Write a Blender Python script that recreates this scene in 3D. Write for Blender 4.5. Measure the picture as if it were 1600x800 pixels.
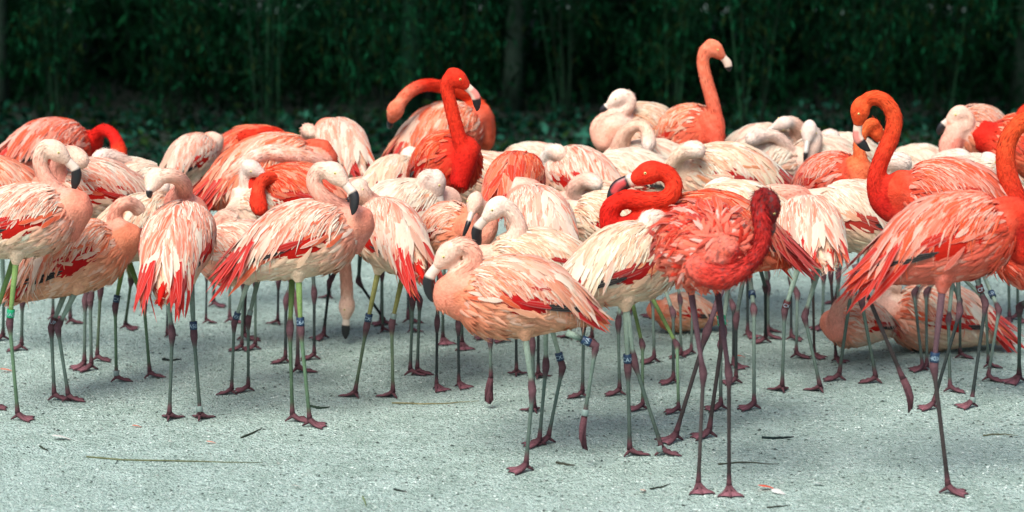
import bpy, math, random
import numpy as np
from mathutils import Vector, Matrix
random.seed(7); rng = np.random.default_rng(7)
R = math.radians
scene = bpy.context.scene
for o in list(bpy.data.objects): bpy.data.objects.remove(o)
COL = scene.collection

# ------------------------------------------------------------------ camera, sky, sun, exposure
FPX, HC, HOR = 4120.0, 2.3, -275.0         # focal length in photo pixels, eye height, row of the horizon
PITCH = math.atan((400 - HOR) / FPX)
cam_d = bpy.data.cameras.new('camera'); cam = bpy.data.objects.new('camera', cam_d); COL.objects.link(cam)
cam.location = (0, 0, HC); cam.rotation_euler = (math.pi/2 - PITCH, 0, 0)
cam_d.sensor_width = 36; cam_d.lens = 36*FPX/1600; cam_d.clip_end = 3000
cam_d.dof.use_dof = True; cam_d.dof.focus_distance = 10.2; cam_d.dof.aperture_fstop = 2.3
scene.camera = cam
W = bpy.data.worlds.new("World"); scene.world = W; W.use_nodes = True
SUN_EL, SUN_AZ = R(52), R(-24)             # sun high, behind the camera and to its left
nt = W.node_tree; nt.nodes.clear()
sky = nt.nodes.new('ShaderNodeTexSky'); sky.sky_type = 'NISHITA'; sky.sun_disc = False
sky.sun_elevation = SUN_EL; sky.sun_rotation = math.pi - SUN_AZ; sky.air_density = 1.0; sky.dust_density = 3.0
bg = nt.nodes.new('ShaderNodeBackground'); bg.inputs["Strength"].default_value = 0.082
wo = nt.nodes.new('ShaderNodeOutputWorld')
nt.links.new(sky.outputs[0], bg.inputs[0]); nt.links.new(bg.outputs[0], wo.inputs[0])
sd = bpy.data.lights.new('sun', 'SUN'); sd.energy = 2.35; sd.angle = R(32); sd.color = (1, .95, .88)
sun = bpy.data.objects.new('sun', sd); COL.objects.link(sun)
sdir = Vector((math.sin(SUN_AZ)*math.cos(SUN_EL), -math.cos(SUN_AZ)*math.cos(SUN_EL), math.sin(SUN_EL)))
sun.rotation_euler = sdir.to_track_quat('Z', 'Y').to_euler()
scene.view_settings.view_transform = 'Standard'; scene.view_settings.look = 'None'
scene.view_settings.exposure = 1.05; scene.view_settings.gamma = 1

# ------------------------------------------------------------------ helpers
def lin(r, g, b, k=1.0):
    f = lambda c: (c/12.92 if c <= .04045 else ((c+.055)/1.055)**2.4)
    return tuple(f(c/255)*k for c in (r, g, b))
cp, sp = math.cos(PITCH), math.sin(PITCH)
def at(px, py, Y):
    """point on the photo ray through (px,py) at ground distance Y"""
    u, v = (px-800)/FPX, (400-py)/FPX
    d = Vector((u, cp + v*sp, -sp + v*cp))
    t = Y/d.y
    return Vector((d.x*t, Y, HC + d.z*t))
def ground(px, py):
    u, v = (px-800)/FPX, (400-py)/FPX
    d = Vector((u, cp + v*sp, -sp + v*cp)); t = -HC/d.z
    return Vector((d.x*t, d.y*t, 0))
def link(o, parent=None):
    COL.objects.link(o)
    if parent: o.parent = parent
    return o
def mesh_np(name, V, faces, mat=None, cols=None, uvs=None, smooth=True):
    me = bpy.data.meshes.new(name)
    me.from_pydata([tuple(v) for v in V], [], faces)
    if mat: me.materials.append(mat)
    if cols is not None:
        a = me.color_attributes.new('Col', 'FLOAT_COLOR', 'POINT')
        c = np.ones((len(V), 4), np.float32); c[:, :3] = cols
        a.data.foreach_set('color', c.ravel())
    if smooth: me.polygons.foreach_set('use_smooth', [True]*len(me.polygons))
    me.update()
    return me
def empty(name, loc, label, cat, group=None):
    o = bpy.data.objects.new(name, None); o.empty_display_size = .1; o.location = loc; link(o)
    o['label'] = label; o['category'] = cat
    if group: o['group'] = group
    return o
def tag(o, label, cat, group=None):
    o['label'] = label; o['category'] = cat
    if group: o['group'] = group
    return o

class MB:
    """collects tubes / cards into one mesh with a colour per vertex"""
    def __init__(s): s.V = []; s.F = []; s.C = []; s.n = 0
    def add(s, V, F, c):
        V = np.asarray(V, float).reshape(-1, 3); n0 = s.n
        s.V.append(V); s.n += len(V)
        s.F += [tuple(i+n0 for i in f) for f in F]
        c = np.asarray(c, float)
        s.C.append(np.tile(c, (len(V), 1)) if c.ndim == 1 else c)
    def tube(s, P, rad, c, n=8, caps=True, flat=None):
        P = np.asarray(P, float); m = len(P)
        rad = np.broadcast_to(np.asarray(rad, float), (m,))
        T = np.gradient(P, axis=0); T /= np.linalg.norm(T, axis=1)[:, None]+1e-9
        ref = np.array([0, 0, 1.]) if abs(T[0, 2]) < .9 else np.array([1., 0, 0])
        V = []; CC = []
        c = np.asarray(c, float)
        for i in range(m):
            a = np.cross(T[i], ref); a /= np.linalg.norm(a)+1e-9
            b = np.cross(a, T[i]); ref = b
            for k in range(n):
                th = 2*math.pi*k/n
                V.append(P[i] + rad[i]*(math.cos(th)*a + math.sin(th)*b)); CC.append(c if c.ndim == 1 else c[i])
        F = [(i*n+k, i*n+(k+1) % n, (i+1)*n+(k+1) % n, (i+1)*n+k) for i in range(m-1) for k in range(n)]
        if caps:
            F.append(tuple(range(n-1, -1, -1))); F.append(tuple((m-1)*n+k for k in range(n)))
        s.add(V, F, np.array(CC))
    def build(s, name, mat, parent=None, loc=(0, 0, 0)):
        V = np.concatenate(s.V) - np.array(loc, float); C = np.concatenate(s.C)
        o = bpy.data.objects.new(name, mesh_np(name, V, s.F, mat, C)); link(o, parent)
        return o

def catmull(P, n):
    P = np.asarray(P, float)
    if len(P) == 2: return P[0]+(P[1]-P[0])*np.linspace(0, 1, n)[:, None]
    Q = np.vstack([2*P[0]-P[1], P, 2*P[-1]-P[-2]])
    dl = np.r_[0, np.cumsum(np.linalg.norm(np.diff(P, axis=0), axis=1))]
    out = []
    for s in np.linspace(0, dl[-1], n):
        i = min(np.searchsorted(dl, s, 'right')-1, len(P)-2); i = max(i, 0)
        t = (s-dl[i])/max(dl[i+1]-dl[i], 1e-9)
        p0, p1, p2, p3 = Q[i], Q[i+1], Q[i+2], Q[i+3]
        out.append(.5*((2*p1)+(-p0+p2)*t+(2*p0-5*p1+4*p2-p3)*t*t+(-p0+3*p1-3*p2+p3)*t**3))
    return np.array(out)

# ------------------------------------------------------------------ materials
def mat(name):
    m = bpy.data.materials.new(name); m.use_nodes = True
    t = m.node_tree; b = t.nodes['Principled BSDF']
    return m, t, b, t.nodes['Material Output']
def N(t, kind, **kw):
    n = t.nodes.new(kind)
    for k, v in kw.items():
        if k in n.inputs: n.inputs[k].default_value = v
        else: setattr(n, k, v)
    return n
def mix(t, fac, a, b, mode='MIX'):
    n = t.nodes.new('ShaderNodeMix'); n.data_type = 'RGBA'; n.blend_type = mode
    for s, v in ((n.inputs[0], fac), (n.inputs[6], a), (n.inputs[7], b)):
        if hasattr(v, 'links'): t.links.new(v, s)
        else: s.default_value = v if not isinstance(v, tuple) else (v+(1,))[:4]
    return n.outputs[2]
def ramp(t, src, stops):
    r = t.nodes.new('ShaderNodeValToRGB'); t.links.new(src, r.inputs[0])
    e = r.color_ramp.elements
    while len(e) < len(stops): e.new(.5)
    for x, (p, c) in zip(e, stops):
        x.position = p; x.color = (c, c, c, 1) if not isinstance(c, tuple) else (c+(1,))[:4]
    return r.outputs[0]
def math_(t, op, a, b=None):
    n = t.nodes.new('ShaderNodeMath'); n.operation = op
    for s, v in ((n.inputs[0], a), (n.inputs[1], b)):
        if v is None: continue
        if hasattr(v, 'links'): t.links.new(v, s)
        else: s.default_value = v
    return n.outputs[0]

# single feathers: the object colour is the vane, its alpha the amount of orange streak
def feather_material():
    m, t, b, out = mat('feather'); L = t.links
    oi = N(t, 'ShaderNodeObjectInfo'); uv = N(t, 'ShaderNodeUVMap'); uv.uv_map = 'UVMap'
    sep = N(t, 'ShaderNodeSeparateXYZ'); L.new(uv.outputs[0], sep.inputs[0])
    u, v = sep.outputs[0], sep.outputs[1]
    va = math_(t, 'ABSOLUTE', math_(t, 'SUBTRACT', v, .5))        # 0 at the shaft, .5 at the edge
    # barbs: lines slanting from the shaft to the edge
    comb = N(t, 'ShaderNodeCombineXYZ')
    L.new(math_(t, 'MULTIPLY', math_(t, 'SUBTRACT', math_(t, 'MULTIPLY', u, 3.2), math_(t, 'MULTIPLY', va, 2.2)), 9.0), comb.inputs[0])
    L.new(math_(t, 'MULTIPLY', v, 2.5), comb.inputs[1]); L.new(math_(t, 'MULTIPLY', oi.outputs['Random'], 57), comb.inputs[2])
    n1 = N(t, 'ShaderNodeTexNoise', Scale=1.6, Detail=3.0); L.new(comb.outputs[0], n1.inputs['Vector'])
    comb2 = N(t, 'ShaderNodeCombineXYZ')
    L.new(math_(t, 'MULTIPLY', u, 2.0), comb2.inputs[0]); L.new(math_(t, 'MULTIPLY', v, 4.0), comb2.inputs[1])
    L.new(math_(t, 'MULTIPLY', oi.outputs['Random'], 91), comb2.inputs[2])
    n2 = N(t, 'ShaderNodeTexNoise', Scale=1.3, Detail=4.0); L.new(comb2.outputs[0], n2.inputs['Vector'])
    acc = math_(t, 'MULTIPLY', math_(t, 'MULTIPLY', oi.outputs['Alpha'], ramp(t, n2.outputs[0], [(.40, 0.0), (.52, 1.0)])), ramp(t, va, [(.16, 1.0), (.40, .10)]))
    hue = mix(t, ramp(t, n1.outputs[0], [(.3, 0.0), (.7, 1.0)]), lin(240, 104, 40), lin(218, 54, 24))
    c = mix(t, acc, oi.outputs['Color'], hue)
    c = mix(t, math_(t, 'MULTIPLY', ramp(t, n1.outputs[0], [(.35, 1.0), (.65, 0.0)]), .26), c, (.62, .56, .50), 'MULTIPLY')
    edge = ramp(t, va, [(.30, 0.0), (.5, 1.0)])
    c = mix(t, math_(t, 'MULTIPLY', edge, .18), c, (.95, .88, .8), 'SCREEN')
    shaft = ramp(t, va, [(.0, 1.0), (.05, 0.0)])
    c = mix(t, math_(t, 'MULTIPLY', shaft, .25), c, (.75, .55, .45))
    L.new(c, b.inputs['Base Color']); b.inputs['Roughness'].default_value = .62
    b.inputs['Specular IOR Level'].default_value = .25
    b.inputs['Sheen Weight'].default_value = .15
    bp = N(t, 'ShaderNodeBump', Strength=.5, Distance=.004); L.new(n1.outputs[0], bp.inputs['Height']); L.new(bp.outputs[0], b.inputs['Normal'])
    tr = N(t, 'ShaderNodeBsdfTranslucent'); L.new(c, tr.inputs[0])
    ms = N(t, 'ShaderNodeMixShader'); ms.inputs[0].default_value = .32
    L.new(b.outputs[0], ms.inputs[1]); L.new(tr.outputs[0], ms.inputs[2]); L.new(ms.outputs[0], out.inputs[0])
    return m
def downy_material(name, rough=.8, spec=.2, nscale=90, amp=.35, bump=.004, tr=0.0, stretch=None):
    m, t, b, out = mat(name); L = t.links
    a = N(t, 'ShaderNodeAttribute'); a.attribute_name = 'Col'
    tc = N(t, 'ShaderNodeTexCoord'); src = tc.outputs['Object']
    if stretch:
        mp = N(t, 'ShaderNodeMapping'); mp.inputs['Scale'].default_value = stretch; L.new(src, mp.inputs[0]); src = mp.outputs[0]
    n = N(t, 'ShaderNodeTexNoise', Scale=nscale, Detail=4.0, Roughness=.6); L.new(src, n.inputs['Vector'])
    n2 = N(t, 'ShaderNodeTexNoise', Scale=nscale*.2, Detail=3.0); L.new(src, n2.inputs['Vector'])
    f = math_(t, 'MULTIPLY', ramp(t, n.outputs[0], [(.35, 1.0), (.65, 0.0)]), amp)
    c = mix(t, f, a.outputs[0], (.55, .48, .42), 'MULTIPLY')
    c = mix(t, math_(t, 'MULTIPLY', ramp(t, n2.outputs[0], [(.4, 0.0), (.7, 1.0)]), amp*.6), c, (1, .93, .86), 'SOFT_LIGHT')
    L.new(c, b.inputs['Base Color']); b.inputs['Roughness'].default_value = rough
    b.inputs['Specular IOR Level'].default_value = spec
    bp = N(t, 'ShaderNodeBump', Strength=.8, Distance=bump); L.new(n.outputs[0], bp.inputs['Height']); L.new(bp.outputs[0], b.inputs['Normal'])
    if tr:
        tn = N(t, 'ShaderNodeBsdfTranslucent'); L.new(c, tn.inputs[0])
        ms = N(t, 'ShaderNodeMixShader'); ms.inputs[0].default_value = tr
        L.new(b.outputs[0], ms.inputs[1]); L.new(tn.outputs[0], ms.inputs[2]); L.new(ms.outputs[0], out.inputs[0])
    return m
M_feather = feather_material()
M_body = downy_material('downy_skin', .85, .2, 110, .40, .006)
M_down = downy_material('small_feathers', .8, .2, 60, .25, .003, tr=.2)
M_bill = downy_material('bill_horn', .35, .45, 60, .15, .0008)
M_wood = downy_material('bark', .85, .1, 60, .5, .003)
M_leaf = downy_material('leaf', .8, .04, 8, .4, .001, tr=.25)
def flat_mat(name, c, rough=.5, spec=.5):
    m, t, b, out = mat(name); b.inputs['Roughness'].default_value = rough; b.inputs['Specular IOR Level'].default_value = spec
    n = N(t, 'ShaderNodeTexNoise', Scale=180.0, Detail=2.0); tc = N(t, 'ShaderNodeTexCoord'); t.links.new(tc.outputs['Object'], n.inputs['Vector'])
    t.links.new(mix(t, ramp(t, n.outputs[0], [(.3, 0.), (.7, .5)]), c, tuple(x*.6 for x in c)), b.inputs['Base Color'])
    return m
M_band = {'blue': flat_mat('blue_band', lin(10, 45, 75)), 'green': flat_mat('green_band', lin(0, 150, 100)),
          'maroon': flat_mat('maroon_band', lin(70, 20, 25)), 'metal': flat_mat('metal_band', lin(120, 140, 135), .4)}
M_letter = flat_mat('white_lettering', lin(150, 176, 190))
M_eye = flat_mat('eye_iris', lin(225, 208, 130), .2); M_pupil = flat_mat('eye_pupil', (.005, .005, .005), .1)

# ------------------------------------------------------------------ feather meshes, shared by all the birds
def feather_mesh(kind, seed, nu=9):
    r = random.Random(seed); V = []; UV = []
    bend = .21; side = r.uniform(-.06, .06)
    for i in range(nu+1):
        u = i/nu
        if kind == 'lance': w = (math.sin(math.pi*min(1, u**.72))**.75 if 0 < u < 1 else 0)
        elif kind == 'round': w = (u**.5)*(1-u**3.2)**.6
        else: w = (u**.45)*(1-u**5)**.7*(1-.35*u)
        w = max(w, .10 if i == 0 else .03)*.5*(1+r.uniform(-.16, .12))
        z = .022*math.sin(math.pi*u) - bend*u*u
        jl, jr = r.uniform(-.03, .03), r.uniform(-.03, .03)
        cx = side*u*u
        for k, (y, uu) in enumerate(((-w, u+jl), (0, u), (w, u+jr))):
            # side curve and camber are in units of the length and the width
            V.append((min(max(uu, 0), 1.02) if 0 < i < nu else u, y + cx*1.5, z - (.0 if k == 1 else .022*abs(y)*2)))
            UV.append((u, .5*k))
    F = [(i*3+k, i*3+k+1, (i+1)*3+k+1, (i+1)*3+k) for i in range(nu) for k in (0, 1)]
    me = bpy.data.meshes.new('feather_'+kind); me.from_pydata(V, [], F); me.materials.append(M_feather)
    uvl = me.uv_layers.new(name='UVMap')
    for p in me.polygons:
        for li in p.loop_indices: uvl.data[li].uv = UV[me.loops[li].vertex_index]
    me.polygons.foreach_set('use_smooth', [True]*len(me.polygons)); me.update()
    return me
FEATHERS = {k: [feather_mesh(k, i*13+j) for j in range(5)] for i, k in enumerate(('lance', 'round', 'quill'))}

# ------------------------------------------------------------------ setting
def ground_material():
    m, t, b, out = mat('gravel_sand'); L = t.links
    g = N(t, 'ShaderNodeNewGeometry'); pos = g.outputs['Position']
    def noise(s, d=4.0, r=.6):
        n = N(t, 'ShaderNodeTexNoise', Scale=s, Detail=d, Roughness=r); L.new(pos, n.inputs['Vector']); return n.outputs[0]
    fine, mid, big, huge = noise(95, 4.0), noise(38, 5.0), noise(6, 4.0), noise(.9, 3.0)
    c = mix(t, ramp(t, fine, [(.34, 0.), (.66, 1.)]), lin(156, 188, 177), lin(216, 238, 230))
    c = mix(t, ramp(t, mid, [(.32, 1.), (.48, 0.)]), c, lin(84, 106, 98))
    c = mix(t, math_(t, 'MULTIPLY', ramp(t, big, [(.4, 1.), (.6, 0.)]), .5), c, lin(136, 162, 150))
    c = mix(t, math_(t, 'MULTIPLY', ramp(t, huge, [(.4, 0.), (.6, 1.)]), .30), c, lin(184, 208, 198))
    v = N(t, 'ShaderNodeTexVoronoi', Scale=120.0); L.new(pos, v.inputs['Vector'])
    c = mix(t, math_(t, 'MULTIPLY', ramp(t, v.outputs['Color'], [(.80, 0.), (.86, 1.)]), .6), c, lin(206, 218, 214))
    L.new(c, b.inputs['Base Color']); b.inputs['Roughness'].default_value = .9; b.inputs['Specular IOR Level'].default_value = .2
    h = math_(t, 'ADD', math_(t, 'MULTIPLY', fine, .5), math_(t, 'ADD', mid, math_(t, 'MULTIPLY', v.outputs['Distance'], -.5)))
    bp = N(t, 'ShaderNodeBump', Strength=1.0, Distance=.03); L.new(h, bp.inputs['Height']); L.new(bp.outputs[0], b.inputs['Normal'])
    return m
def noise_mat(name, c1, c2, scale, bump=.01, rough=.9):
    m, t, b, out = mat(name); g = N(t, 'ShaderNodeNewGeometry')
    n = N(t, 'ShaderNodeTexNoise', Scale=scale, Detail=6.0); t.links.new(g.outputs['Position'], n.inputs['Vector'])
    t.links.new(mix(t, ramp(t, n.outputs[0], [(.35, 0.), (.65, 1.)]), c1, c2), b.inputs['Base Color']); b.inputs['Roughness'].default_value = rough
    bp = N(t, 'ShaderNodeBump', Strength=1.0, Distance=bump); t.links.new(n.outputs[0], bp.inputs['Height']); t.links.new(bp.outputs[0], b.inputs['Normal'])
    return m
def sheet(name, xs, ys, z, m, zf=None):
    V = [(x, y, z+(zf(x, y) if zf else 0)) for y in ys for x in xs]; w = len(xs)
    F = [(j*w+i, j*w+i+1, (j+1)*w+i+1, (j+1)*w+i) for j in range(len(ys)-1) for i in range(w-1)]
    o = bpy.data.objects.new(name, mesh_np(name, V, F, m)); link(o); o['kind'] = 'structure'; return o
def edge_y(x): return 15.9+.35*math.sin(x*1.3)+.18*math.sin(x*3.7+1)
sheet('ground', [-600, -60, -8, 8, 60, 600], [-600, -20, 0, 20, 60, 1500], 0, ground_material())
# darker earth under the hedge, its edge irregular
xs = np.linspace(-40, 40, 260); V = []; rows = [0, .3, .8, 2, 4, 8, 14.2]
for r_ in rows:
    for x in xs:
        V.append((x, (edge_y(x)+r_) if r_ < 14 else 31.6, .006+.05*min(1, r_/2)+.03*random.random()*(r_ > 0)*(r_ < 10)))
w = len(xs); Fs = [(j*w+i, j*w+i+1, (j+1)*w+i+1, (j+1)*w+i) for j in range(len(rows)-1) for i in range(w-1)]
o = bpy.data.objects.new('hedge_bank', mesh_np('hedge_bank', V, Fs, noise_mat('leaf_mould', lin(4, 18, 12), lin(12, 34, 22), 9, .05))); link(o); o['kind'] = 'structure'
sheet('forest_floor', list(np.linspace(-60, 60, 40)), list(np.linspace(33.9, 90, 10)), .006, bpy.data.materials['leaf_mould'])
# grit: tiny stones and crumbs standing proud of the sand
def grit(n, y0, y1, s0, s1, name, c0, c1):
    V = []; F = []; C = []
    base = np.array([(1, 0, 0), (0, 1, 0), (-1, 0, 0), (0, -1, 0), (0, 0, .8)])
    for i in range(n):
        y = random.uniform(y0, y1); x = random.uniform(-.215, .215)*y
        s = random.uniform(s0, s1)*(.5+random.random()); th = random.random()*6.28
        q = base*s*np.array([random.uniform(.7, 1.5), random.uniform(.7, 1.3), random.uniform(.6, 1)])+rng.normal(0, s*.2, (5, 3))
        q = np.c_[q[:, 0]*math.cos(th)-q[:, 1]*math.sin(th), q[:, 0]*math.sin(th)+q[:, 1]*math.cos(th), q[:, 2]+s*.1]
        b = len(V); V += [tuple(v) for v in q+np.array([x, y, 0])]
        F += [(b, b+1, b+4), (b+1, b+2, b+4), (b+2, b+3, b+4), (b+3, b, b+4)]
        k = random.random(); C += [np.array(c0)*(1-k)+np.array(c1)*k]*5
    o = bpy.data.objects.new(name, mesh_np(name, V, F, M_bill, np.array(C), smooth=False)); link(o); o['kind'] = 'stuff'
grit(42000, 8.4, 13.5, .0016, .0042, 'grit', lin(80, 104, 96), lin(196, 212, 206))
grit(4600, 8.4, 13.5, .002, .006, 'dark_crumbs', lin(38, 52, 48), lin(84, 100, 92))

def leaf_cloud(mb, n, fn, size, cols, droop=.4, wl_=.26):
    """n small pointed leaves at the points fn() gives"""
    p = np.array([fn() for i in range(n)], float)
    a = rng.random(n)*6.28; e = rng.normal(-droop, .5, n); s = size*rng.uniform(.6, 1.5, n)[:, None]
    d = np.stack([np.cos(a)*np.cos(e), np.sin(a)*np.cos(e), np.sin(e)], 1)
    q = np.cross(d, rng.normal(0, 1, (n, 3))); q /= np.linalg.norm(q, axis=1)[:, None]+1e-9
    V = np.stack([p, p+d*s*.45+q*s*wl_, p+d*s, p+d*s*.45-q*s*wl_], 1).reshape(-1, 3)
    c = np.array(cols)[rng.integers(0, len(cols), n)]*rng.uniform(.6, 1.35, (n, 1))
    mb.add(V, [(b, b+1, b+2, b+3) for b in range(0, 4*n, 4)], np.repeat(c, 4, axis=0))
GREENS = [lin(5, 38, 21), lin(4, 24, 14), lin(8, 52, 28), lin(10, 42, 26), lin(30, 44, 18), lin(16, 76, 48)]
BARK = [lin(14, 36, 24), lin(22, 52, 34), lin(10, 24, 16)]
def shrub(x, y, h, wid_, nst, nlf, label, pale=0.0, size=.05):
    root = empty('shrub', (x, y, .03), label, 'shrub', 'shrubs of the dark hedge')
    st = MB(); tips = []
    for i in range(nst):
        a = random.random()*6.28; r0 = random.random()*.10; l = random.uniform(.25, .9)*wid_
        b0 = np.array([x+math.cos(a)*r0, y+math.sin(a)*r0*.7, 0])
        top = np.array([x+math.cos(a)*l, y+math.sin(a)*l*.6, h*random.uniform(.7, 1.0)])
        mid = (b0+top)/2+np.array([random.gauss(0, .08), random.gauss(0, .08), h*.12])
        P_ = catmull([b0, mid, top], 9); c = np.array(random.choice(BARK))*(1+pale*random.random()*2.5)
        st.tube(P_, np.linspace(random.uniform(.005, .012), .002, 9), c, n=5)
        tips.append(P_)
        for k in range(5):
            q = P_[random.randint(2, 7)]; e = q+rng.normal(0, .22, 3)*np.array([1, .8, 1])+np.array([0, 0, .15])
            tw = catmull([q, (q+e)/2+rng.normal(0, .03, 3), e], 5); st.tube(tw, np.linspace(.005, .0015, 5), c, n=4); tips.append(tw)
    st.build('trunk', M_wood, root, (x, y, .03))
    cr = MB()
    def f():
        t_ = random.choice(tips); p = t_[random.randint(0, len(t_)-1)]
        return p+rng.normal(0, .07, 3)
    leaf_cloud(cr, int(nlf*1.3), f, size*1.5, GREENS, 1.15, .08)
    cr.build('crown', M_leaf, root, (x, y, .03))
sh_labels = ['shrub of the hedge behind the far left red flamingo', 'shrub with fanning bare stems, left part of the hedge', 'shrub with upright thin stems left of the centre behind the crowd',
 'leggy shrub in the hedge above the cream striped back', 'dense shrub right behind the large orange preening flamingo', 'shrub with hanging whips right of the scarlet raised head',
 'shrub behind the pale left-looking flamingo', 'tall shrub behind the tallest coral neck', 'thin-stemmed shrub between the coral neck and the hook neck', 'dark shrub behind the hook-necked flamingo',
 'shrub at the right part of the hedge behind the dozing pink flamingo', 'shrub at the right end of the hedge by the frame edge']
for i, lb in enumerate(sh_labels):
    px = -40+1680*i/11+random.uniform(-30, 30)
    Y = random.uniform(18.2, 19.6)
    x = (px-800)/FPX*Y
    shrub(x, Y, random.uniform(2.2, 3.2), random.uniform(.5, .8), 6, 1500 if 320 < px < 560 or 840 < px < 960 else 4200, lb, pale=.3, size=.042)
for i in range(11):
    x = -5.5+1.1*i+random.uniform(-.3, .3); px = 800+FPX*x/22.5
    if 300 < px < 590 or 820 < px < 980: continue
    shrub(x, random.uniform(21.5, 23.5), random.uniform(2.4, 3.4), .9, 8, 6500, 'leafy shrub of the second row standing deeper in the shade of the hedge', size=.07)
br_ = MB()
def f_brush():
    while True:
        y = random.uniform(20.2, 25.5); x = random.uniform(-.25, .25)*y; px = 800+FPX*x/y
        hmax = 1.25+.35*math.sin(x*2.1+y)+.25*math.sin(x*5.3)
        if 320 < px < 570 or 845 < px < 950: hmax = .62*(25.5-y)/5+.46
        z = random.random()**.8*hmax
        if math.sin(x*4.1+y*1.7)+math.sin(z*7+x*3.3)+random.gauss(0, .6) > -1.1: return (x, y, z)
leaf_cloud(br_, 60000, f_brush, .12, GREENS[:4], .9, .11)
o = br_.build('undergrowth', M_leaf); o['kind'] = 'stuff'
# pale tree trunk in the hedge and the tall trees that shade it
def tree(x, y, h, r, col_, label, nleaf, cw, z0):
    root = empty('tree', (x, y, 0), label, 'tree', 'trees shading the hedge'); t_ = MB(); tops = []
    P_ = catmull([(x, y, -.05), (x+.05, y, h*.3), (x-.08, y+.1, h*.65), (x+.1, y, h)], 16)
    t_.tube(P_, np.interp(np.linspace(0, 1, 16), [0, .04, .3, 1], [r*1.5, r*1.1, r, r*.25]), col_, n=12)
    for k in range(16):
        q = P_[random.randint(6, 14)]; a = random.random()*6.28; l = random.uniform(.5, 1)*cw
        e = q+np.array([math.cos(a)*l, math.sin(a)*l, random.uniform(-.2, 1.0)])
        b = catmull([q, (q+e)/2+np.array([0, 0, .25]), e], 7); t_.tube(b, np.linspace(r*.35, .01, 7), col_, n=6); tops.append(b)
    t_.build('trunk', M_wood, root, (x, y, 0))
    cr = MB()
    def f():
        b = random.choice(tops); p = b[random.randint(2, 6)]+rng.normal(0, .55, 3)
        p[2] = max(p[2], z0+random.random()*.3); return p
    leaf_cloud(cr, nleaf, f, .34, GREENS, .2)
    cr.build('crown', M_leaf, root, (x, y, 0))
pale = np.array(lin(10, 40, 27))
tree((640-800)/FPX*20.2, 20.2, 8, .075, pale, 'slim pale green trunk standing in the hedge left of the raised scarlet head', 1500, 2.4, 2.6)
tl = ['tree behind the left end of the hedge', 'tree behind the left half of the hedge', 'tree behind the middle of the hedge', 'tree behind the right half of the hedge', 'tree behind the right end of the hedge']
for i, lb in enumerate(tl):
    tree(-9+4.5*i+.8, 24.5+random.uniform(-.8, .8), 9, .13, np.array(lin(40, 60, 50)), lb, 3200, 3.6, 2.4)
for i in range(7):
    tree(-12+4*i, 20.8+random.uniform(-.6, .6), 7.5, .07, np.array(lin(36, 54, 46)), 'shade tree whose crown overhangs the dark hedge', 2200, 2.6, 2.2)
for i in range(9):
    tree(-16+4*i, 38+random.uniform(-1.5, 1.5), 9, .15, np.array(lin(36, 54, 46)), 'tree of the far dark row beyond the pale strip of open ground', 2600, 3.2, .3)
# ground cover: ivy and grass at the foot of the hedge
ic = MB()
def f_ivy():
    y = 16.0+random.random()**1.2*4.2; x = random.uniform(-.24, .24)*y
    if y < edge_y(x): y = edge_y(x)+random.random()*.6
    return (x, y, .05+abs(random.gauss(0, .07))*min(1, (y-15.5)/2))
leaf_cloud(ic, 16000, f_ivy, .065, [lin(10, 48, 32), lin(6, 30, 20), lin(20, 68, 52), lin(28, 50, 22), lin(40, 92, 76)], 0.0)
o = ic.build('ivy', M_leaf); o['kind'] = 'stuff'
gc = MB(); V = []; F = []; C = []
for i in range(12000):
    y = 15.6+random.random()*2.6; x = random.uniform(-.24, .24)*y
    if y < edge_y(x)-.1: continue
    h = random.uniform(.02, .06); a = random.random()*6.28; w_ = .003; b = len(V)
    V += [(x-w_*math.cos(a), y-w_*math.sin(a), 0.0), (x+w_*math.cos(a), y+w_*math.sin(a), 0.0), (x+random.gauss(0, .02), y+random.gauss(0, .02), h+.03)]
    F.append((b, b+1, b+2)); C += [np.array(random.choice([lin(60, 90, 50), lin(40, 80, 50), lin(84, 104, 66)]))]*3
gc.add(V, F, np.array(C)); o = gc.build('grass', M_leaf); o['kind'] = 'stuff'
# ---- litter on the gravel
def stick(pts, rad, c, label, name='twig', cat='twig', grp='twigs lying on the gravel'):
    P_ = [np.array(ground(*p))+np.array([0, 0, .004]) for p in pts]
    P_ = catmull(P_, 10)+rng.normal(0, .0008, (10, 3)); P_[:, 2] = np.abs(P_[:, 2])
    mb = MB(); mb.tube(P_, np.interp(np.linspace(0, 1, 10), [0, .5, 1], [rad, rad*.9, rad*.3]), c, n=6)
    loc = tuple(ground(*pts[0])); o = mb.build(name, M_wood, None, loc); o.location = loc
    tag(o, label, cat, grp)
stick([(135, 715), (200, 720), (300, 722), (411, 724)], .0032, lin(96, 104, 76), 'long straight dry reed stalk lying on the gravel at lower left', 'reed_stalk', 'stalk', None or 'stalks on the gravel')
stick([(376, 685), (394, 678), (410, 670)], .004, lin(50, 60, 50), 'short dark twig below the pale bowed flamingo')
stick([(62, 698), (68, 702), (75, 706)], .004, lin(50, 60, 50), 'tiny dark twig left of the white feather')
stick([(254, 563), (268, 564), (283, 562)], .007, lin(30, 36, 34), 'thick black twig by the legs of the red tailed flamingo')
stick([(1190, 685), (1212, 686), (1241, 684)], .006, lin(24, 40, 40), 'dark flat twig lying right of the purple legs')
stick([(1122, 727), (1160, 724), (1217, 727)], .003, lin(60, 66, 54), 'thin brown twig between the purple feet')
stick([(486, 636), (500, 639), (515, 637)], .006, lin(44, 60, 50), 'dark twig right of the green leg')
stick([(870, 725), (884, 727), (898, 729)], .006, lin(52, 56, 48), 'stubby brown twig right of the front standing foot')
stick([(612, 631), (680, 632), (748, 628)], .003, lin(120, 118, 84), 'long thin straw lying left of the walking flamingo')
stick([(1016, 766), (1034, 762), (1048, 757)], .003, lin(50, 56, 48), 'thin twig left of the front purple feet')
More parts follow.
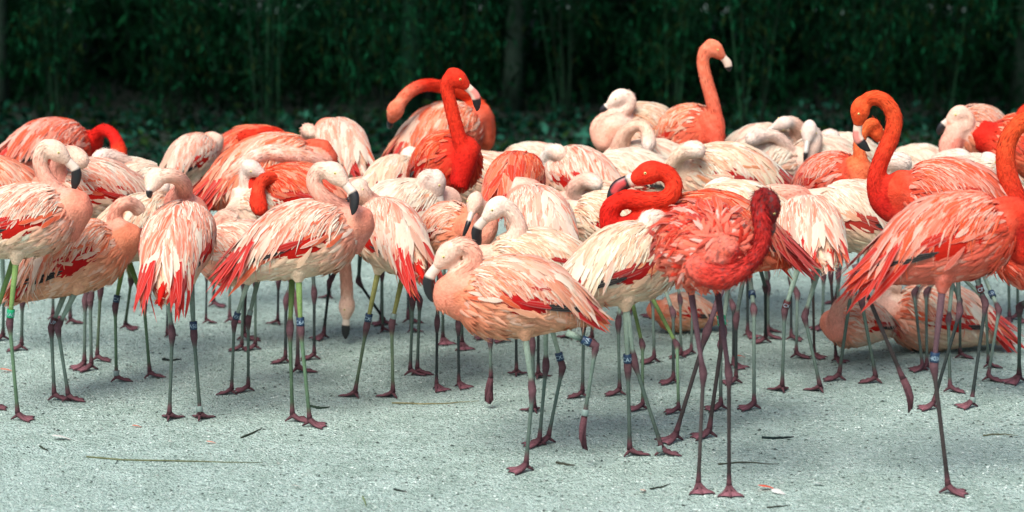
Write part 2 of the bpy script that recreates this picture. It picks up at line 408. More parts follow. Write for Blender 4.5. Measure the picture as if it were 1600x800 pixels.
stick([(1198, 794), (1215, 793), (1235, 791)], .003, lin(50, 56, 48), 'thin twig at the bottom edge right of centre')
stick([(1536, 682), (1560, 680), (1590, 682)], .003, lin(100, 104, 80), 'pale brown twig at the right edge')
stick([(566, 778), (570, 784), (572, 793)], .003, lin(100, 120, 80), 'tiny green sprig at the bottom edge')
stick([(616, 766), (625, 768), (636, 770)], .004, lin(40, 50, 46), 'dark speck of twig below the centre')
def loose_feather(px, py, ang, ln, wd, c, accn, label, curl=.2):
    p = ground(px, py); o = bpy.data.objects.new('loose_feather', FEATHERS['lance'][random.randint(0, 4)]); COL.objects.link(o)
    o.location = (p.x, p.y, .004+ln*.2); o.rotation_euler = (random.uniform(-.3, .3), curl*.2, ang); o.scale = (ln, wd, ln*1.2)
    o.color = tuple(c)+(accn,); tag(o, label, 'feather', 'feathers dropped on the gravel')
loose_feather(80, 688, .1, .085, .042, lin(238, 236, 232), 0, 'white curled feather lying on the gravel at lower left')
loose_feather(206, 669, .3, .04, .014, lin(226, 140, 110), .8, 'small orange feather scrap left of the red tailed flamingo')
loose_feather(322, 694, .2, .04, .014, lin(232, 170, 150), .3, 'small pale pink feather scrap below the red tailed flamingo')
loose_feather(1184, 766, .0, .075, .022, lin(214, 70, 40), .8, 'bright orange feather by the front purple foot')
loose_feather(1205, 771, -.4, .05, .03, lin(232, 232, 230), 0, 'white feather scrap touching the bright orange one')
loose_feather(1002, 772, 1.2, .05, .02, lin(230, 190, 172), 0, 'pale peach feather at the bottom left of the purple feet')
loose_feather(1270, 760, .3, .05, .03, lin(226, 232, 230), 0, 'small white feather alone on the gravel at lower right')
loose_feather(0, 582, .4, .06, .02, lin(226, 130, 100), .4, 'orange feather at the left edge')
loose_feather(454, 763, .4, .04, .012, lin(232, 200, 190), .2, 'pale feather wisp at the bottom left')
loose_feather(1150, 560, .4, .05, .016, lin(216, 90, 50), .5, 'orange feather scrap far back among the legs')
loose_feather(150, 674, .9, .04, .02, lin(222, 232, 230), 0, 'white down tuft right of the white curled feather')

# ------------------------------------------------------------------ plumage palettes (base colours)
BK = (.012, .012, .014)
PAL = {
 'chil': dict(vane=[lin(238, 202, 184), lin(246, 222, 208), lin(234, 184, 162), lin(246, 226, 208)], acc=.95, accp=.58, flight=lin(204, 28, 18), covert=lin(222, 100, 62),
              breast=lin(226, 140, 116), belly=lin(234, 200, 172), neck=[lin(222, 130, 110), lin(226, 150, 132), lin(230, 172, 152)], head=lin(228, 196, 176), bill=lin(206, 190, 176), billp=.36),
 'pale': dict(vane=[lin(244, 224, 202), lin(240, 214, 188), lin(246, 232, 216), lin(236, 204, 176)], acc=.7, accp=.42, flight=lin(180, 26, 26), covert=lin(226, 150, 106),
              breast=lin(232, 186, 160), belly=lin(228, 192, 164), neck=[lin(228, 176, 154), lin(232, 190, 170), lin(234, 202, 184)], head=lin(234, 210, 194), bill=lin(202, 190, 176), billp=.36),
 'peach': dict(vane=[lin(238, 186, 162), lin(242, 204, 184), lin(230, 160, 130), lin(244, 216, 200)], acc=.8, accp=.5, flight=lin(190, 20, 22), covert=lin(222, 108, 66),
              breast=lin(222, 130, 98), belly=lin(222, 160, 128), neck=[lin(220, 126, 98), lin(224, 146, 122), lin(228, 166, 144)], head=lin(230, 190, 170), bill=lin(206, 190, 176), billp=.36),
 'rose': dict(vane=[lin(234, 138, 116), lin(240, 164, 144), lin(228, 96, 60), lin(242, 186, 170)], acc=.9, accp=.5, flight=lin(204, 34, 16), covert=lin(222, 70, 36),
              breast=lin(214, 66, 40), belly=lin(214, 108, 90), neck=[lin(180, 18, 16), lin(204, 46, 26), lin(214, 74, 36)], head=lin(216, 78, 36), bill=lin(216, 192, 174), billp=.60),
 'red':  dict(vane=[lin(228, 96, 58), lin(232, 126, 90), lin(218, 62, 30), lin(236, 156, 126)], acc=.8, accp=.5, flight=lin(200, 24, 14), covert=lin(218, 64, 34),
              breast=lin(206, 40, 22), belly=lin(218, 104, 76), neck=[lin(186, 16, 12), lin(204, 32, 18), lin(214, 54, 28)], head=lin(212, 48, 26), bill=lin(216, 192, 174), billp=.60),
 'coral': dict(vane=[lin(238, 158, 124), lin(242, 188, 160), lin(232, 118, 78), lin(246, 208, 186)], acc=.9, accp=.4, flight=lin(204, 40, 22), covert=lin(224, 96, 60),
              breast=lin(216, 88, 62), belly=lin(220, 120, 96), neck=[lin(216, 84, 62), lin(222, 104, 78), lin(226, 122, 92)], head=lin(226, 122, 92), bill=lin(216, 192, 174), billp=.72),
 'scruffy': dict(vane=[lin(214, 74, 54), lin(224, 120, 96), lin(204, 52, 40), lin(232, 160, 146)], acc=.9, accp=.5, flight=lin(205, 50, 24), covert=lin(208, 66, 48),
              breast=lin(220, 112, 94), belly=lin(214, 108, 88), neck=[lin(200, 62, 50), lin(196, 44, 38), lin(170, 30, 28)], head=lin(120, 26, 26), bill=lin(120, 60, 55), billp=.5),
 'white': dict(vane=[lin(242, 226, 210), lin(246, 230, 212), lin(236, 210, 190)], acc=.5, accp=.32, flight=lin(190, 60, 50), covert=lin(232, 178, 146),
              breast=lin(234, 200, 180), belly=lin(230, 198, 172), neck=[lin(230, 186, 166), lin(232, 196, 178), lin(230, 202, 186)], head=lin(216, 198, 186), bill=lin(196, 190, 180), billp=.5),
}
LEG = dict(grey=(lin(128, 150, 138), lin(92, 112, 104)), green=(lin(112, 142, 84), lin(92, 122, 96)), dark=(lin(78, 92, 88), lin(52, 62, 62)),
           purple=(lin(98, 74, 82), lin(70, 64, 64)), yellow=(lin(136, 138, 84), lin(104, 124, 100)))
HOCK = lin(84, 60, 66); FOOT = lin(108, 72, 80)

XS = np.array([0, .06, .14, .25, .40, .55, .70, .82, .91, .97, 1.0])
RZ = np.array([.010, .038, .066, .096, .124, .138, .136, .118, .088, .050, .004])
RY = np.array([.012, .038, .062, .086, .110, .122, .120, .104, .080, .048, .004])
ZC = np.array([-.030, -.020, -.008, .004, .010, .008, .0, -.006, -.008, -.008, -.008])
LB = .51

def band_obj(root, p0, p1, colour, text, rad):
    """ring round the leg between p0 and p1, with its code in raised white letters"""
    p0, p1 = np.array(p0), np.array(p1); ax = p1-p0; h = np.linalg.norm(ax); ax /= h
    mb = MB(); c = (1, 1, 1)
    prof = [(0, rad*.8), (0, rad), (.04, rad*1.06), (.5, rad*1.04), (.96, rad*1.06), (1, rad), (1, rad*.8)]
    mb.tube([p0+ax*h*a + ax*1e-5*i for i, (a, b) in enumerate(prof)], [b for a, b in prof], c, n=18, caps=False)
    loc = np.array(root.location)
    b = mb.build('leg_band', M_band[colour], root, loc)
    if text:
        cu = bpy.data.curves.new('code', 'FONT'); cu.body = text; cu.size = h*.66; cu.extrude = 0
        to = bpy.data.objects.new('code', cu); COL.objects.link(to)
        me = bpy.data.meshes.new_from_object(to.evaluated_get(bpy.context.evaluated_depsgraph_get())) if False else to.to_mesh()
        V = np.array([v.co[:] for v in me.vertices]); F = [tuple(p.vertices) for p in me.polygons]
        to.to_mesh_clear(); COL.objects.unlink(to); bpy.data.objects.remove(to)
        if len(V):
            w = V[:, 0].max()-V[:, 0].min(); cx = (V[:, 0].max()+V[:, 0].min())/2
            rr = rad*1.08+.0006
            f = np.array([0, -1., 0]); f -= ax*f.dot(ax); f /= np.linalg.norm(f); s = np.cross(f, ax)
            if s[0] < 0: s = -s
            up = ax if ax[2] > 0 else -ax
            base = (p0 if ax[2] > 0 else p1)
            th = (V[:, 0]-cx)/rr
            P = base + up*((V[:, 1]+h*.22)[:, None]) + rr*(np.cos(th)[:, None]*f + np.sin(th)[:, None]*s)
            link(bpy.data.objects.new('lettering', mesh_np('lettering', P-loc, F, M_letter, smooth=False)), b)

def flamingo(label, pal, gy, body, head_a, pitch=12, size=1.0, neck=(), head=None, legs=(), leg='grey', bands=(), nr=1.0,
             dens=1.0, ruffle=0.0, sit=False, droop=26, tail_red=False, wid=1.0, nbase=1.0, acc=None, billp=None, billk=1.0, roll=0, dY=0.0, neckcol=None):
    P = dict(PAL[pal])
    if acc is not None: P['acc'] = acc; P['accp'] = max(P['accp'], .75*acc)
    if billp is not None: P['billp'] = billp
    if neckcol: P['neck'] = neckcol
    rs = random.Random(label)
    Y0 = ground(body[0], gy).y + dY
    S = size; cen = at(body[0], body[1], Y0)
    a, p = R(head_a), R(pitch)
    X = Vector((math.cos(a)*math.cos(p), math.sin(a)*math.cos(p), math.sin(p)))
    Lf = Vector((-math.sin(a), math.cos(a), 0)); U = X.cross(Lf)
    if roll:
        q = Matrix.Rotation(R(roll), 3, X); Lf = q @ Lf; U = q @ U
    X, Lf, U = map(np.array, (X, Lf, U)); cen = np.array(cen)
    M3 = np.stack([X, Lf, U], 1); cen = cen - X*.018*S
    loc = np.array([cen[0], cen[1], 0.0])
    root = empty('flamingo', tuple(loc), label, 'flamingo', 'flamingos of the flock')
    def loc2w(v): return cen + M3 @ (np.asarray(v)*S)
    def surf(u, phi, s):
        u = min(max(u, 0), 1)
        return np.array([LB*(u-.5), s*np.interp(u, XS, RY)*wid*math.sin(phi), np.interp(u, XS, ZC)+np.interp(u, XS, RZ)*math.cos(phi)])
    # ---- body, neck and head as one skin
    mb = MB()
    ring = 20; V = []
    us = np.r_[0, np.linspace(.03, .97, 18), 1.0]
    for u in us:
        ry, rz, zc = np.interp(u, XS, RY)*wid, np.interp(u, XS, RZ), np.interp(u, XS, ZC)
        for k in range(ring):
            th = 2*math.pi*k/ring
            V.append(loc2w((LB*(u-.5), ry*math.sin(th), zc+rz*math.cos(th))))
    m = len(us)
    F = [(i*ring+k, i*ring+(k+1) % ring, (i+1)*ring+(k+1) % ring, (i+1)*ring+k) for i in range(m-1) for k in range(ring)]
    F += [tuple(range(ring-1, -1, -1)), tuple((m-1)*ring+k for k in range(ring))]
    mb.add(V, F, (1, 1, 1))
    anchor = loc2w((.16, 0, .0)); a2 = loc2w((.25, 0, .01))
    npath = None; side = None
    if neck:
        yb = loc2w((.27, 0, 0))[1]
        pts = [anchor, a2] if neck[0][2:] != ('x',) else [anchor]
        tuck = not head and gy < 600 and not sit and len(neck) > 1      # head laid on the back, towards the viewer
        for i_, q in enumerate(neck):
            dy = q[2] if len(q) > 2 and q[2] != 'x' else 0
            if tuck: dy -= .045*i_
            pts.append(np.array(at(q[0], q[1]-(4 if tuck and i_ else 0), yb+dy)))
        ylast = pts[-1][1]
        nn = len(neck)
        hp = None
        if head:
            hp = [np.array(at(q[0], q[1], ylast + (q[2] if len(q) > 2 else 0))) for q in head]
            hd = hp[1]-hp[0]; hd /= np.linalg.norm(hd)
        path = catmull(pts + ([hp[0]] if hp else []), 44)
        d = np.r_[0, np.cumsum(np.linalg.norm(np.diff(path, axis=0), axis=1))]; Ln = d[-1]
        fromhead = Ln-d
        r = np.interp(fromhead, [0, .10, .30], [.0275, .0295, .034])*nr
        r = np.maximum(r, np.interp(d, [0, .07, .15, .24, .34], [.085*nbase, .078*nbase, .058*nbase**.5, .043, .030]))*S
        if tuck: r = r*np.interp(fromhead, [0, .012, .035, .07, .11, .15], [.45, .95, 1.32, 1.38, 1.12, 1.0])
        mb.tube(path, r, (1, 1, 1), n=14)
        npath = (path, d, Ln); npr = r
        if hp:
            hl = .105*S
            bb = hp[0]+hd*hl*.52            # the bill starts here
            H = np.array([hp[0]-hd*.055*S, hp[0]-hd*.045*S, hp[0]-hd*.028*S, hp[0]-hd*.008*S, hp[0]+hd*.015*S, hp[0]+hd*.035*S, hp[0]+hd*.055*S, hp[0]+hd*.068*S])
            mb.tube(H, np.array([.012, .024, .035, .0405, .0395, .031, .022, .016])*S, (1, 1, 1), n=14)
            bt = hp[2]-bb; bl = np.linalg.norm(bt); bt /= bl
            side = np.cross(hd, bt)
            if np.linalg.norm(side) < .15: side = np.cross(hd, np.array([0, 0, 1.]))
            side /= np.linalg.norm(side)
    # feathered thighs
    hips = []
    legs = list(legs)
    if not legs and not sit:
        g0 = ground(body[0], gy)
        for k in (-1, 1):
            jx, jy = rs.uniform(8, 20)*k, rs.uniform(-5, 5)
            legs.append(((body[0]+jx*.8, None), (body[0]+jx, gy+jy)))
    LG = []
    for i, lg in enumerate(legs):
        if len(lg) == 2:                       # (hock px, foot px) standing
            (hx, hy), (fx, fy) = lg[0], lg[1]
            foot = np.array(ground(fx, fy)); hip = loc2w((-.02, 0, -.08))
            s = 1 if (foot-hip).dot(Lf) > 0 else -1
            hip = loc2w((-.02+rs.uniform(-.02, .02), s*.05, -.09))
            if hy is None:
                hock = foot*.52+hip*.48; hock[2] = .40*S+rs.uniform(-.02, .02)
                hock = hock - X*np.array([1, 1, 0])*.03
            else:
                hock = np.array(at(hx, hy, foot[1]*.6+hip[1]*.4))
            LG.append((hip, hock, foot, True, None))
        else:                                  # raised leg: hip px, hock px, ankle px, toe px, dy
            (kx, ky), (hx, hy), (ax_, ay), (tx, ty), dy = lg
            yy = Y0+dy
            LG.append((np.array(at(kx, ky, yy)), np.array(at(hx, hy, yy)), np.array(at(ax_, ay, yy)), False, np.array(at(tx, ty, yy))))
    for hip, hock, foot, st, toe in LG:
        if st:
            dv = (hock-hip); q = hip+dv*.38
            mb.tube([hip+np.array([0, 0, .05]), hip, hip+dv*.10, hip+dv*.20], np.array([.045, .040, .026, .013])*S, (1, 1, 1), n=10)
    V = np.concatenate(mb.V)
    tmp = bpy.data.objects.new('tmp', mesh_np('tmp', V-loc, mb.F, None)); COL.objects.link(tmp)
    md = tmp.modifiers.new('r', 'REMESH'); md.mode = 'VOXEL'; md.voxel_size = .0085 if dens > .6 else .011
    dg = bpy.context.evaluated_depsgraph_get(); em = tmp.evaluated_get(dg).to_mesh()
    nv = len(em.vertices); co = np.empty(nv*3, np.float32); em.vertices.foreach_get('co', co); co = co.reshape(-1, 3).astype(float)
    npoly = len(em.polygons); lv = np.empty(len(em.loops), np.int32); em.loops.foreach_get('vertex_index', lv)
    ls = np.empty(npoly, np.int32); em.polygons.foreach_get('loop_start', ls)
    faces = [tuple(int(x) for x in lv[s:e]) for s, e in zip(ls, np.r_[ls[1:], len(lv)])]
    ed = np.empty(len(em.edges)*2, np.int32); em.edges.foreach_get('vertices', ed); ed = ed.reshape(-1, 2)
    tmp.evaluated_get(dg).to_mesh_clear(); me0 = tmp.data; bpy.data.objects.remove(tmp); bpy.data.meshes.remove(me0)
    co += loc
    deg = np.bincount(ed.ravel(), minlength=nv)[:, None].astype(float)
    jn = (1-np.clip((np.linalg.norm(co-loc2w((.24, 0, .02)), axis=1)/S-.10)/.07, 0, 1))[:, None]
    for it in range(7):
        acc_ = np.zeros_like(co); np.add.at(acc_, ed[:, 0], co[ed[:, 1]]); np.add.at(acc_, ed[:, 1], co[ed[:, 0]])
        lam = .5*(jn if it >= 3 else np.maximum(jn, .8))
        co = co*(1-lam)+(acc_/deg)*lam
    # colours
    lc = (co-cen) @ M3/S
    br, be = np.array(P['breast']), np.array(P['belly'])
    k = np.clip((lc[:, 0]-.05)/.2, 0, 1)[:, None]
    col = be*(1-k)+br*k
    if npath is not None:
        path, d, Ln = npath
        dist = np.linalg.norm(co[:, None, :]-path[None], axis=2); j = dist.argmin(1); dm = dist.min(1)
        tn = d[j]/Ln
        nc = np.array(P['neck']+[P['head']])
        cc = np.stack([np.interp(tn, [.25, .5, .8, .97], nc[:, q]) for q in range(3)], 1)
        wgt = np.clip((tn-.12)/.18, 0, 1)*np.clip((.085*S-dm)/.02, 0, 1)
        if head:
            hd_ = np.linalg.norm(co-hp[0], axis=1)
            hk = np.clip((.075*S-hd_)/.02, 0, 1)[:, None]
            cc = cc*(1-hk)+np.array(P['head'])*hk; wgt = np.maximum(wgt, hk[:, 0])
        col = col*(1-wgt[:, None])+cc*wgt[:, None]
    if ruffle:
        sp_ = (rng.random(nv) < .18)[:, None]; col = np.where(sp_, col*.35+.03, col)
        co += rng.normal(0, .0016, co.shape)
    elif pal in ('red', 'rose'):
        sp_ = (rng.random(nv) < .10)[:, None]; col = np.where(sp_, col*.72, col)
    w1 = np.sin(co[:, 0]*61+co[:, 2]*83+gy)*np.sin(co[:, 2]*47-co[:, 1]*71+gy*3)+.7*np.sin(co[:, 2]*151+co[:, 0]*119)*np.sin(co[:, 0]*173-co[:, 1]*131)
    sat = (np.array([.06, .22, .30]) if pal in ('red', 'rose', 'coral', 'scruffy') else np.array([.03, .06, .07]))
    col = col*(1+w1[:, None]*sat)
    col = col*(1+rng.normal(0, .035, (nv, 1)))
    full = MB(); full.V.append(co); full.F = faces; full.C.append(np.clip(col, 0, .85)); full.n = nv
    # legs and webbed feet belong to the same skin
    lcol, lcol2 = map(np.array, LEG[leg]); HK = np.array(HOCK); FT = np.array(FOOT)
    for i, (hip, hock, foot, st, toe) in enumerate(LG):
        kk = rs.uniform(.75, 1.1)
        l1, l2 = lcol*kk, lcol2*kk*rs.uniform(.8, 1.1)
        ank = foot+np.array([0, 0, .028*S]) if st else foot
        v1, v2 = hock-hip, ank-hock; h1, h2 = np.linalg.norm(v1), np.linalg.norm(v2); e1, e2 = v1/h1, v2/h2
        pp = [hip+v1*.1, hip+v1*.6, hock-e1*.052*S, hock-e1*.034*S, hock-e1*.016*S, hock, hock+e2*.016*S, hock+e2*.032*S, hock+e2*.050*S, hock+v2*.6, ank-e2*.05*S, ank-e2*.02*S, ank]
        rr = np.array([.0125, .0100, .0085, .0110, .0145, .0150, .0130, .0100, .0074, .0068, .0074, .0092, .0112])*S
        cs = [l1, l1, l1*.9, HK*.8, HK, HK*1.25, HK, HK*.7+l2*.3, l2, l2*.9, l2*.6, FT*.6, FT*.6]
        full.tube(pp, rr, np.array(cs), n=10)
        # toes and web
        if st:
            fa = a+rs.uniform(-.35, .35)
            f = np.array([math.cos(fa), math.sin(fa), 0]); g = np.array([-f[1], f[0], 0]); tl = .066*S
            z0 = np.array([0, 0, .004]); c0 = ank
            tips = [foot+f*tl*.86-g*tl*.72+z0, foot+f*tl+z0, foot+f*tl*.86+g*tl*.72+z0]
            up = np.array([0, 0, .008])
            for tp in tips:
                mid = foot*.5+tp*.5+up
                full.tube([c0, foot*.75+tp*.25+up*2, mid, tp*.85+foot*.15+up*.5, tp], np.array([.012, .0085, .0055, .0045, .002])*S, np.array([FT*.6, FT*.7, FT, FT*.9, FT*.3]), n=6)
            V = [c0-np.array([0, 0, .008])]+[t*.93+foot*.07+up*.1 for t in tips]
            V += [(tips[0]+tips[1])*.5*.82+foot*.18+up*.15, (tips[1]+tips[2])*.5*.82+foot*.18+up*.15]
            V = [v+np.array([0, 0, .002]) for v in V]
            full.add(V, [(0, 1, 4), (0, 4, 2), (0, 2, 5), (0, 5, 3)], [FT*.8, FT*1.3, FT*1.3, FT*1.3, FT*1.9, FT*1.9])
            back = foot-f*.028*S+z0
            full.tube([c0-np.array([0, 0, .006]), back], np.array([.008, .003])*S, FT*.6, n=5)
        else:
            td = toe-ank; tl = np.linalg.norm(td); td /= tl
            sd_ = np.cross(td, X); sd_ /= np.linalg.norm(sd_)+1e-9; fw = np.cross(sd_, td)
            tips = [ank+td*tl*.88+sd_*.016+fw*.010, ank+td*tl+fw*.0, ank+td*tl*.9-sd_*.016+fw*.016]
            for tp in tips:
                full.tube([ank, ank+(tp-ank)*.3+fw*.007, ank+(tp-ank)*.65+fw*.010, tp], np.array([.012, .0115, .008, .003])*S, np.array([FT*.6, FT*.7, FT*.6, FT*.2]), n=6)
            full.add([ank, tips[0], tips[1], tips[2]], [(0, 1, 2), (0, 2, 3)], FT*.6)
    full.build('body', M_body, root, loc)
    # bands: (leg index, segment, fraction, colour, text)
    for (i, seg, fr, colour, text) in bands:
        hip, hock, foot, st, toe = LG[i]
        p0, p1 = (hip, hock) if seg == 'up' else (hock, foot)
        q = p0+(p1-p0)*fr; e = (p1-p0)/np.linalg.norm(p1-p0); hh = (.016 if colour != 'metal' else .011)*S
        band_obj(root, q-e*hh, q+e*hh, colour, text, (.0145 if colour != 'metal' else .0125)*S)
    # ---- bill and eyes
    if head:
        k1 = bb+hd*bl*.36+bt*bl*.10
        kk2 = hp[2]-(hp[2]-k1)*.35+hd*bl*.05
        bp_ = catmull([bb-hd*.004, k1, kk2, hp[2]], 16)
        T = np.gradient(bp_, axis=0); T /= np.linalg.norm(T, axis=1)[:, None]
        tt = np.linspace(0, 1, 16)
        hh = np.interp(tt, [0, .25, .5, .75, .92, 1], [.0185, .0180, .0205, .0175, .0090, .002])*S*billk
        ww = np.interp(tt, [0, .25, .5, .75, 1], [.0150, .0130, .0125, .0090, .002])*S
        pale = np.array(P['bill']); rosy = np.array(lin(206, 70, 70)); bk = np.array(BK)
        V = []; C = []
        nb = 12
        for i in range(16):
            up = np.cross(side, T[i]); up /= np.linalg.norm(up)
            if up.dot(hd*0+np.array([0, 0, 1.])) < 0 and False: up = -up
            for k in range(nb):
                th = 2*math.pi*k/nb; sgn = math.sin(th)
                mouth = abs(sgn+.28) < .2
                rr = .86 if mouth else 1
                V.append(bp_[i]+rr*(hh[i]*sgn*up+ww[i]*math.cos(th)*side))
                c = pale if tt[i] < P['billp'] else bk
                if pal in ('red', 'rose') and .2 < tt[i] < P['billp'] and sgn < .35: c = pale*.35+rosy*.65
                if billk > 1 and .2 < tt[i] < .62: c = rosy*.8 if -.75 < sgn < .45 else bk
                if mouth and tt[i] > .12: c = bk*1.5
                C.append(c)
        F = [(i*nb+k, i*nb+(k+1) % nb, (i+1)*nb+(k+1) % nb, (i+1)*nb+k) for i in range(15) for k in range(nb)]+[tuple(range(nb)), tuple(15*nb+k for k in range(nb))]
        b_ = MB(); b_.add(V, F, np.array(C)); b_.build('bill', M_bill, root, loc)
        up = np.cross(side, hd)
        if up[2] < 0: up = -up
        for s in (-1, 1):
            e0 = hp[0]+hd*.012*S+side*s*.0345*S+up*.008*S
            eb = MB(); eb.tube([e0-side*s*.010, e0-side*s*.001, e0+side*s*.0035, e0+side*s*.0045], np.array([.0062, .0060, .0040, .0008])*S, (1, 1, 1), n=10)
            eo = eb.build('eye', M_eye, root, loc)
            eb = MB(); eb.tube([e0, e0+side*s*.0040, e0+side*s*.0056], np.array([.0024, .0024, .0008])*S, (1, 1, 1), n=8)
            eb.build('pupil', M_pupil, eo, loc)
    # ---- plumage
    def place(u, phi, s, ang, ln, wd, lift, off, kind, colr, parent, ploc, jit=.06, accn=0.0):
        u += rs.uniform(-.012, .012); phi += rs.uniform(-.05, .05)
        p_ = surf(u, phi, s); e = .01
        du = surf(u+e, phi, s)-surf(u-e, phi, s); dp = surf(u, phi+e, s)-surf(u, phi-e, s)
        du /= np.linalg.norm(du)+1e-9; dp /= np.linalg.norm(dp)+1e-9
        n_ = np.cross(du, dp)*s; n_ /= np.linalg.norm(n_)+1e-9
        c0 = surf(u, 0, s)*np.array([1, 0, 1]); c0[2] = np.interp(u, XS, ZC)
        if n_.dot(p_-c0) < 0: n_ = -n_
        an = ang+rs.gauss(0, jit+ruffle*.6)
        d_ = -du*math.cos(an)+dp*math.sin(an); d_ -= n_*n_.dot(d_); d_ /= np.linalg.norm(d_)
        # follow the roundness of the body: aim the tip at the surface further along
        lu = np.linalg.norm(surf(u+e, phi, s)-surf(u-e, phi, s))/(2*e); lp = np.linalg.norm(surf(u, phi+e, s)-surf(u, phi-e, s))/(2*e)
        ue, pe = u-ln*math.cos(an)/lu, phi+ln*math.sin(an)/max(lp, .05)
        uc, pc_ = max(ue, .07), min(pe, R(112))
        ch = surf(uc, pc_, s)-p_ + np.array([-1, 0, -.22])*max(0, uc-ue)*lu*.9 + np.array([-.3, 0, -1])*max(0, pe-pc_)*lp*.5
        drop = -ch.dot(n_); fwd = max(ch.dot(d_), .45*ln); zs = max(drop, .02*ln)/.21
        lf = lift+abs(rs.gauss(0, .008+ruffle*.5))
        d2 = d_*math.cos(lf)+n_*math.sin(lf); n2 = n_*math.cos(lf)-d_*math.sin(lf)
        y2 = np.cross(n2, d2)
        w0 = loc2w(p_+n_*off)-loc-ploc
        q1 = rs.uniform(.90, 1.10); sc = (fwd*q1*S, wd*rs.uniform(.88, 1.12)*S, zs*q1*q1*S)
        M = np.eye(4)
        M[:3, 0] = M3 @ d2*sc[0]; M[:3, 1] = M3 @ y2*sc[1]; M[:3, 2] = M3 @ n2*sc[2]; M[:3, 3] = w0
        o = bpy.data.objects.new('feather', rs.choice(FEATHERS[kind])); o.parent = parent
        o.matrix_basis = Matrix(M.tolist()); v = 1+rs.gauss(0, .06)
        o.color = (min(colr[0]*v, .85), min(colr[1]*v, .85), min(colr[2]*v*.96, .85), accn)
        COL.objects.link(o)
    for s in (-1, 1):
        # the wing itself: a thin folded shell over the flank, its own feathers on top
        V = []; WC = []; nu_, np_ = 10, 8
        for i in range(nu_+1):
            u = .14+.70*i/nu_
            for j_ in range(np_+1):
                edge = math.sin(math.pi*i/nu_)
                ph = R(8)+R(52+46*edge**.6)*j_/np_
                th = .008*math.sin(math.pi*min(1, max(0, i/nu_)))*math.sin(math.pi*j_/np_)**.5+.001
                q = surf(u, ph, s); c0 = np.array([q[0], 0, np.interp(u, XS, ZC)]); nn_ = q-c0; nn_ /= np.linalg.norm(nn_)+1e-9
                V.append(loc2w(q+nn_*th)); WC.append(np.array(P['flight'])*.9 if ph > R(56) else np.mean(P['vane'], axis=0)*.55+np.array(P['covert'])*.45)
        F = [(i*(np_+1)+j_, i*(np_+1)+j_+1, (i+1)*(np_+1)+j_+1, (i+1)*(np_+1)+j_) for i in range(nu_) for j_ in range(np_)]
        wl = loc2w((0, s*.1, .05))-loc
        wg = MB(); wg.add(V, F, np.array(WC)); w_ = wg.build('wing', M_down, root, loc+wl); w_.location = tuple(wl)
        D_ = dens
        pick = lambda: rs.choice(P['vane'])
        def an(pr=1.0): return P['acc']*rs.uniform(.6, 1.0) if rs.random() < P['accp']*pr else 0.0
        # black primaries, red secondaries
        for q in range(2 if rs.random() < .6 else 1): place(.44-.03*q, R(90+3*q), s, R(1-q*2), .20, .034, .005, .006, 'quill', BK, w_, wl, .03)
        nsec = int(9*D_)+2
        for q in range(nsec): place(.22+.48*q/nsec, R(82-18*rs.random()), s, R(6+rs.uniform(-3, 7)), .18, .036, .01, .005, 'quill', P['flight'] if rs.random() < .8 else P['covert'], w_, wl, .05)
        # drooping red plumes over the rump
        for q in range(int((11 if tail_red else 4)*D_)+1): place(.22+.12*rs.random(), R(rs.uniform(8, 80)), s, R(rs.uniform(8, 26)), .27 if tail_red else .21, .026, .01, .008, 'lance', P['flight'] if rs.random() < (.9 if tail_red else .5) else P['covert'], w_, wl, .08)
        # long scapulars, hanging back and down over the wing
        rows = [(50, .30, .84), (42, .22, .86), (32, .20, .86), (21, .20, .86), (11, .20, .86), (3, .22, .84)]
        for ri, (ph, u0, u1) in enumerate(rows):
            nn = max(3, int(round((u1-u0)/.056*D_)))
            for q in range(nn):
                u = u0+(u1-u0)*(q+rs.random()*.6)/nn
                front = max(0, (u-.62)/.24)
                ln = (.165-.08*front-(.045 if ph > 45 else 0))*rs.uniform(.85, 1.15); wd = .036-.009*front
                place(u, R(ph), s, R(14+droop*ph/50+rs.uniform(-4, 4)), ln, wd, .012, .006+.0012*ri, 'lance' if front < .5 else 'round', pick(), w_, wl, .07, an(.5 if u < .42 else 1.3))
        for ph in (80, 66, 52, 38, 24, 10):
            nn = max(2, int(round(5*D_)))
            for q in range(nn):
                u = .68+.25*(q+rs.random()*.6)/nn
                place(u, R(ph), s, R(12+rs.uniform(-8, 14)), .085*rs.uniform(.85, 1.2), .026, .02, .007, 'round', pick() if rs.random() < .72 else P['covert'], w_, wl, .14, an(.8))
        place(.6, R(95), s, R(25), .10, .03, .14, .006, 'round', P['belly'], w_, wl, .2)
    # tail
    tl_ = MB(); t0, t1 = loc2w((-.22, 0, -.005)), loc2w((-.31, 0, -.035))
    tl_.tube([t0, (t0+t1)/2, t1], np.array([.020, .013, .003])*S, P['flight'] if tail_red else P['vane'][0], n=8)
    tloc = loc2w((-.25, 0, -.01))-loc
    to = tl_.build('tail', M_down, root, loc+tloc); to.location = tuple(tloc)
    for q in range(9):
        fan = (q-4)/4
        place(.06, R(abs(fan)*75+4), 1 if fan > 0 else -1, R(rs.uniform(-4, 8)), .13, .028, -.02, .002, 'quill', P['flight'] if rs.random() < (.8 if tail_red else .3) else rs.choice(P['vane']), to, tloc, .1, P['acc']*.6)
    # countless small contour feathers of breast, flanks and belly, and loose barbs over the wings
    def surfv(u, ph, sg): return np.stack([LB*(u-.5), sg*np.interp(u, XS, RY)*wid*np.sin(ph), np.interp(u, XS, ZC)+np.interp(u, XS, RZ)*np.cos(ph)], 1)
    r1 = np.random.default_rng(rs.randint(0, 1 << 30))
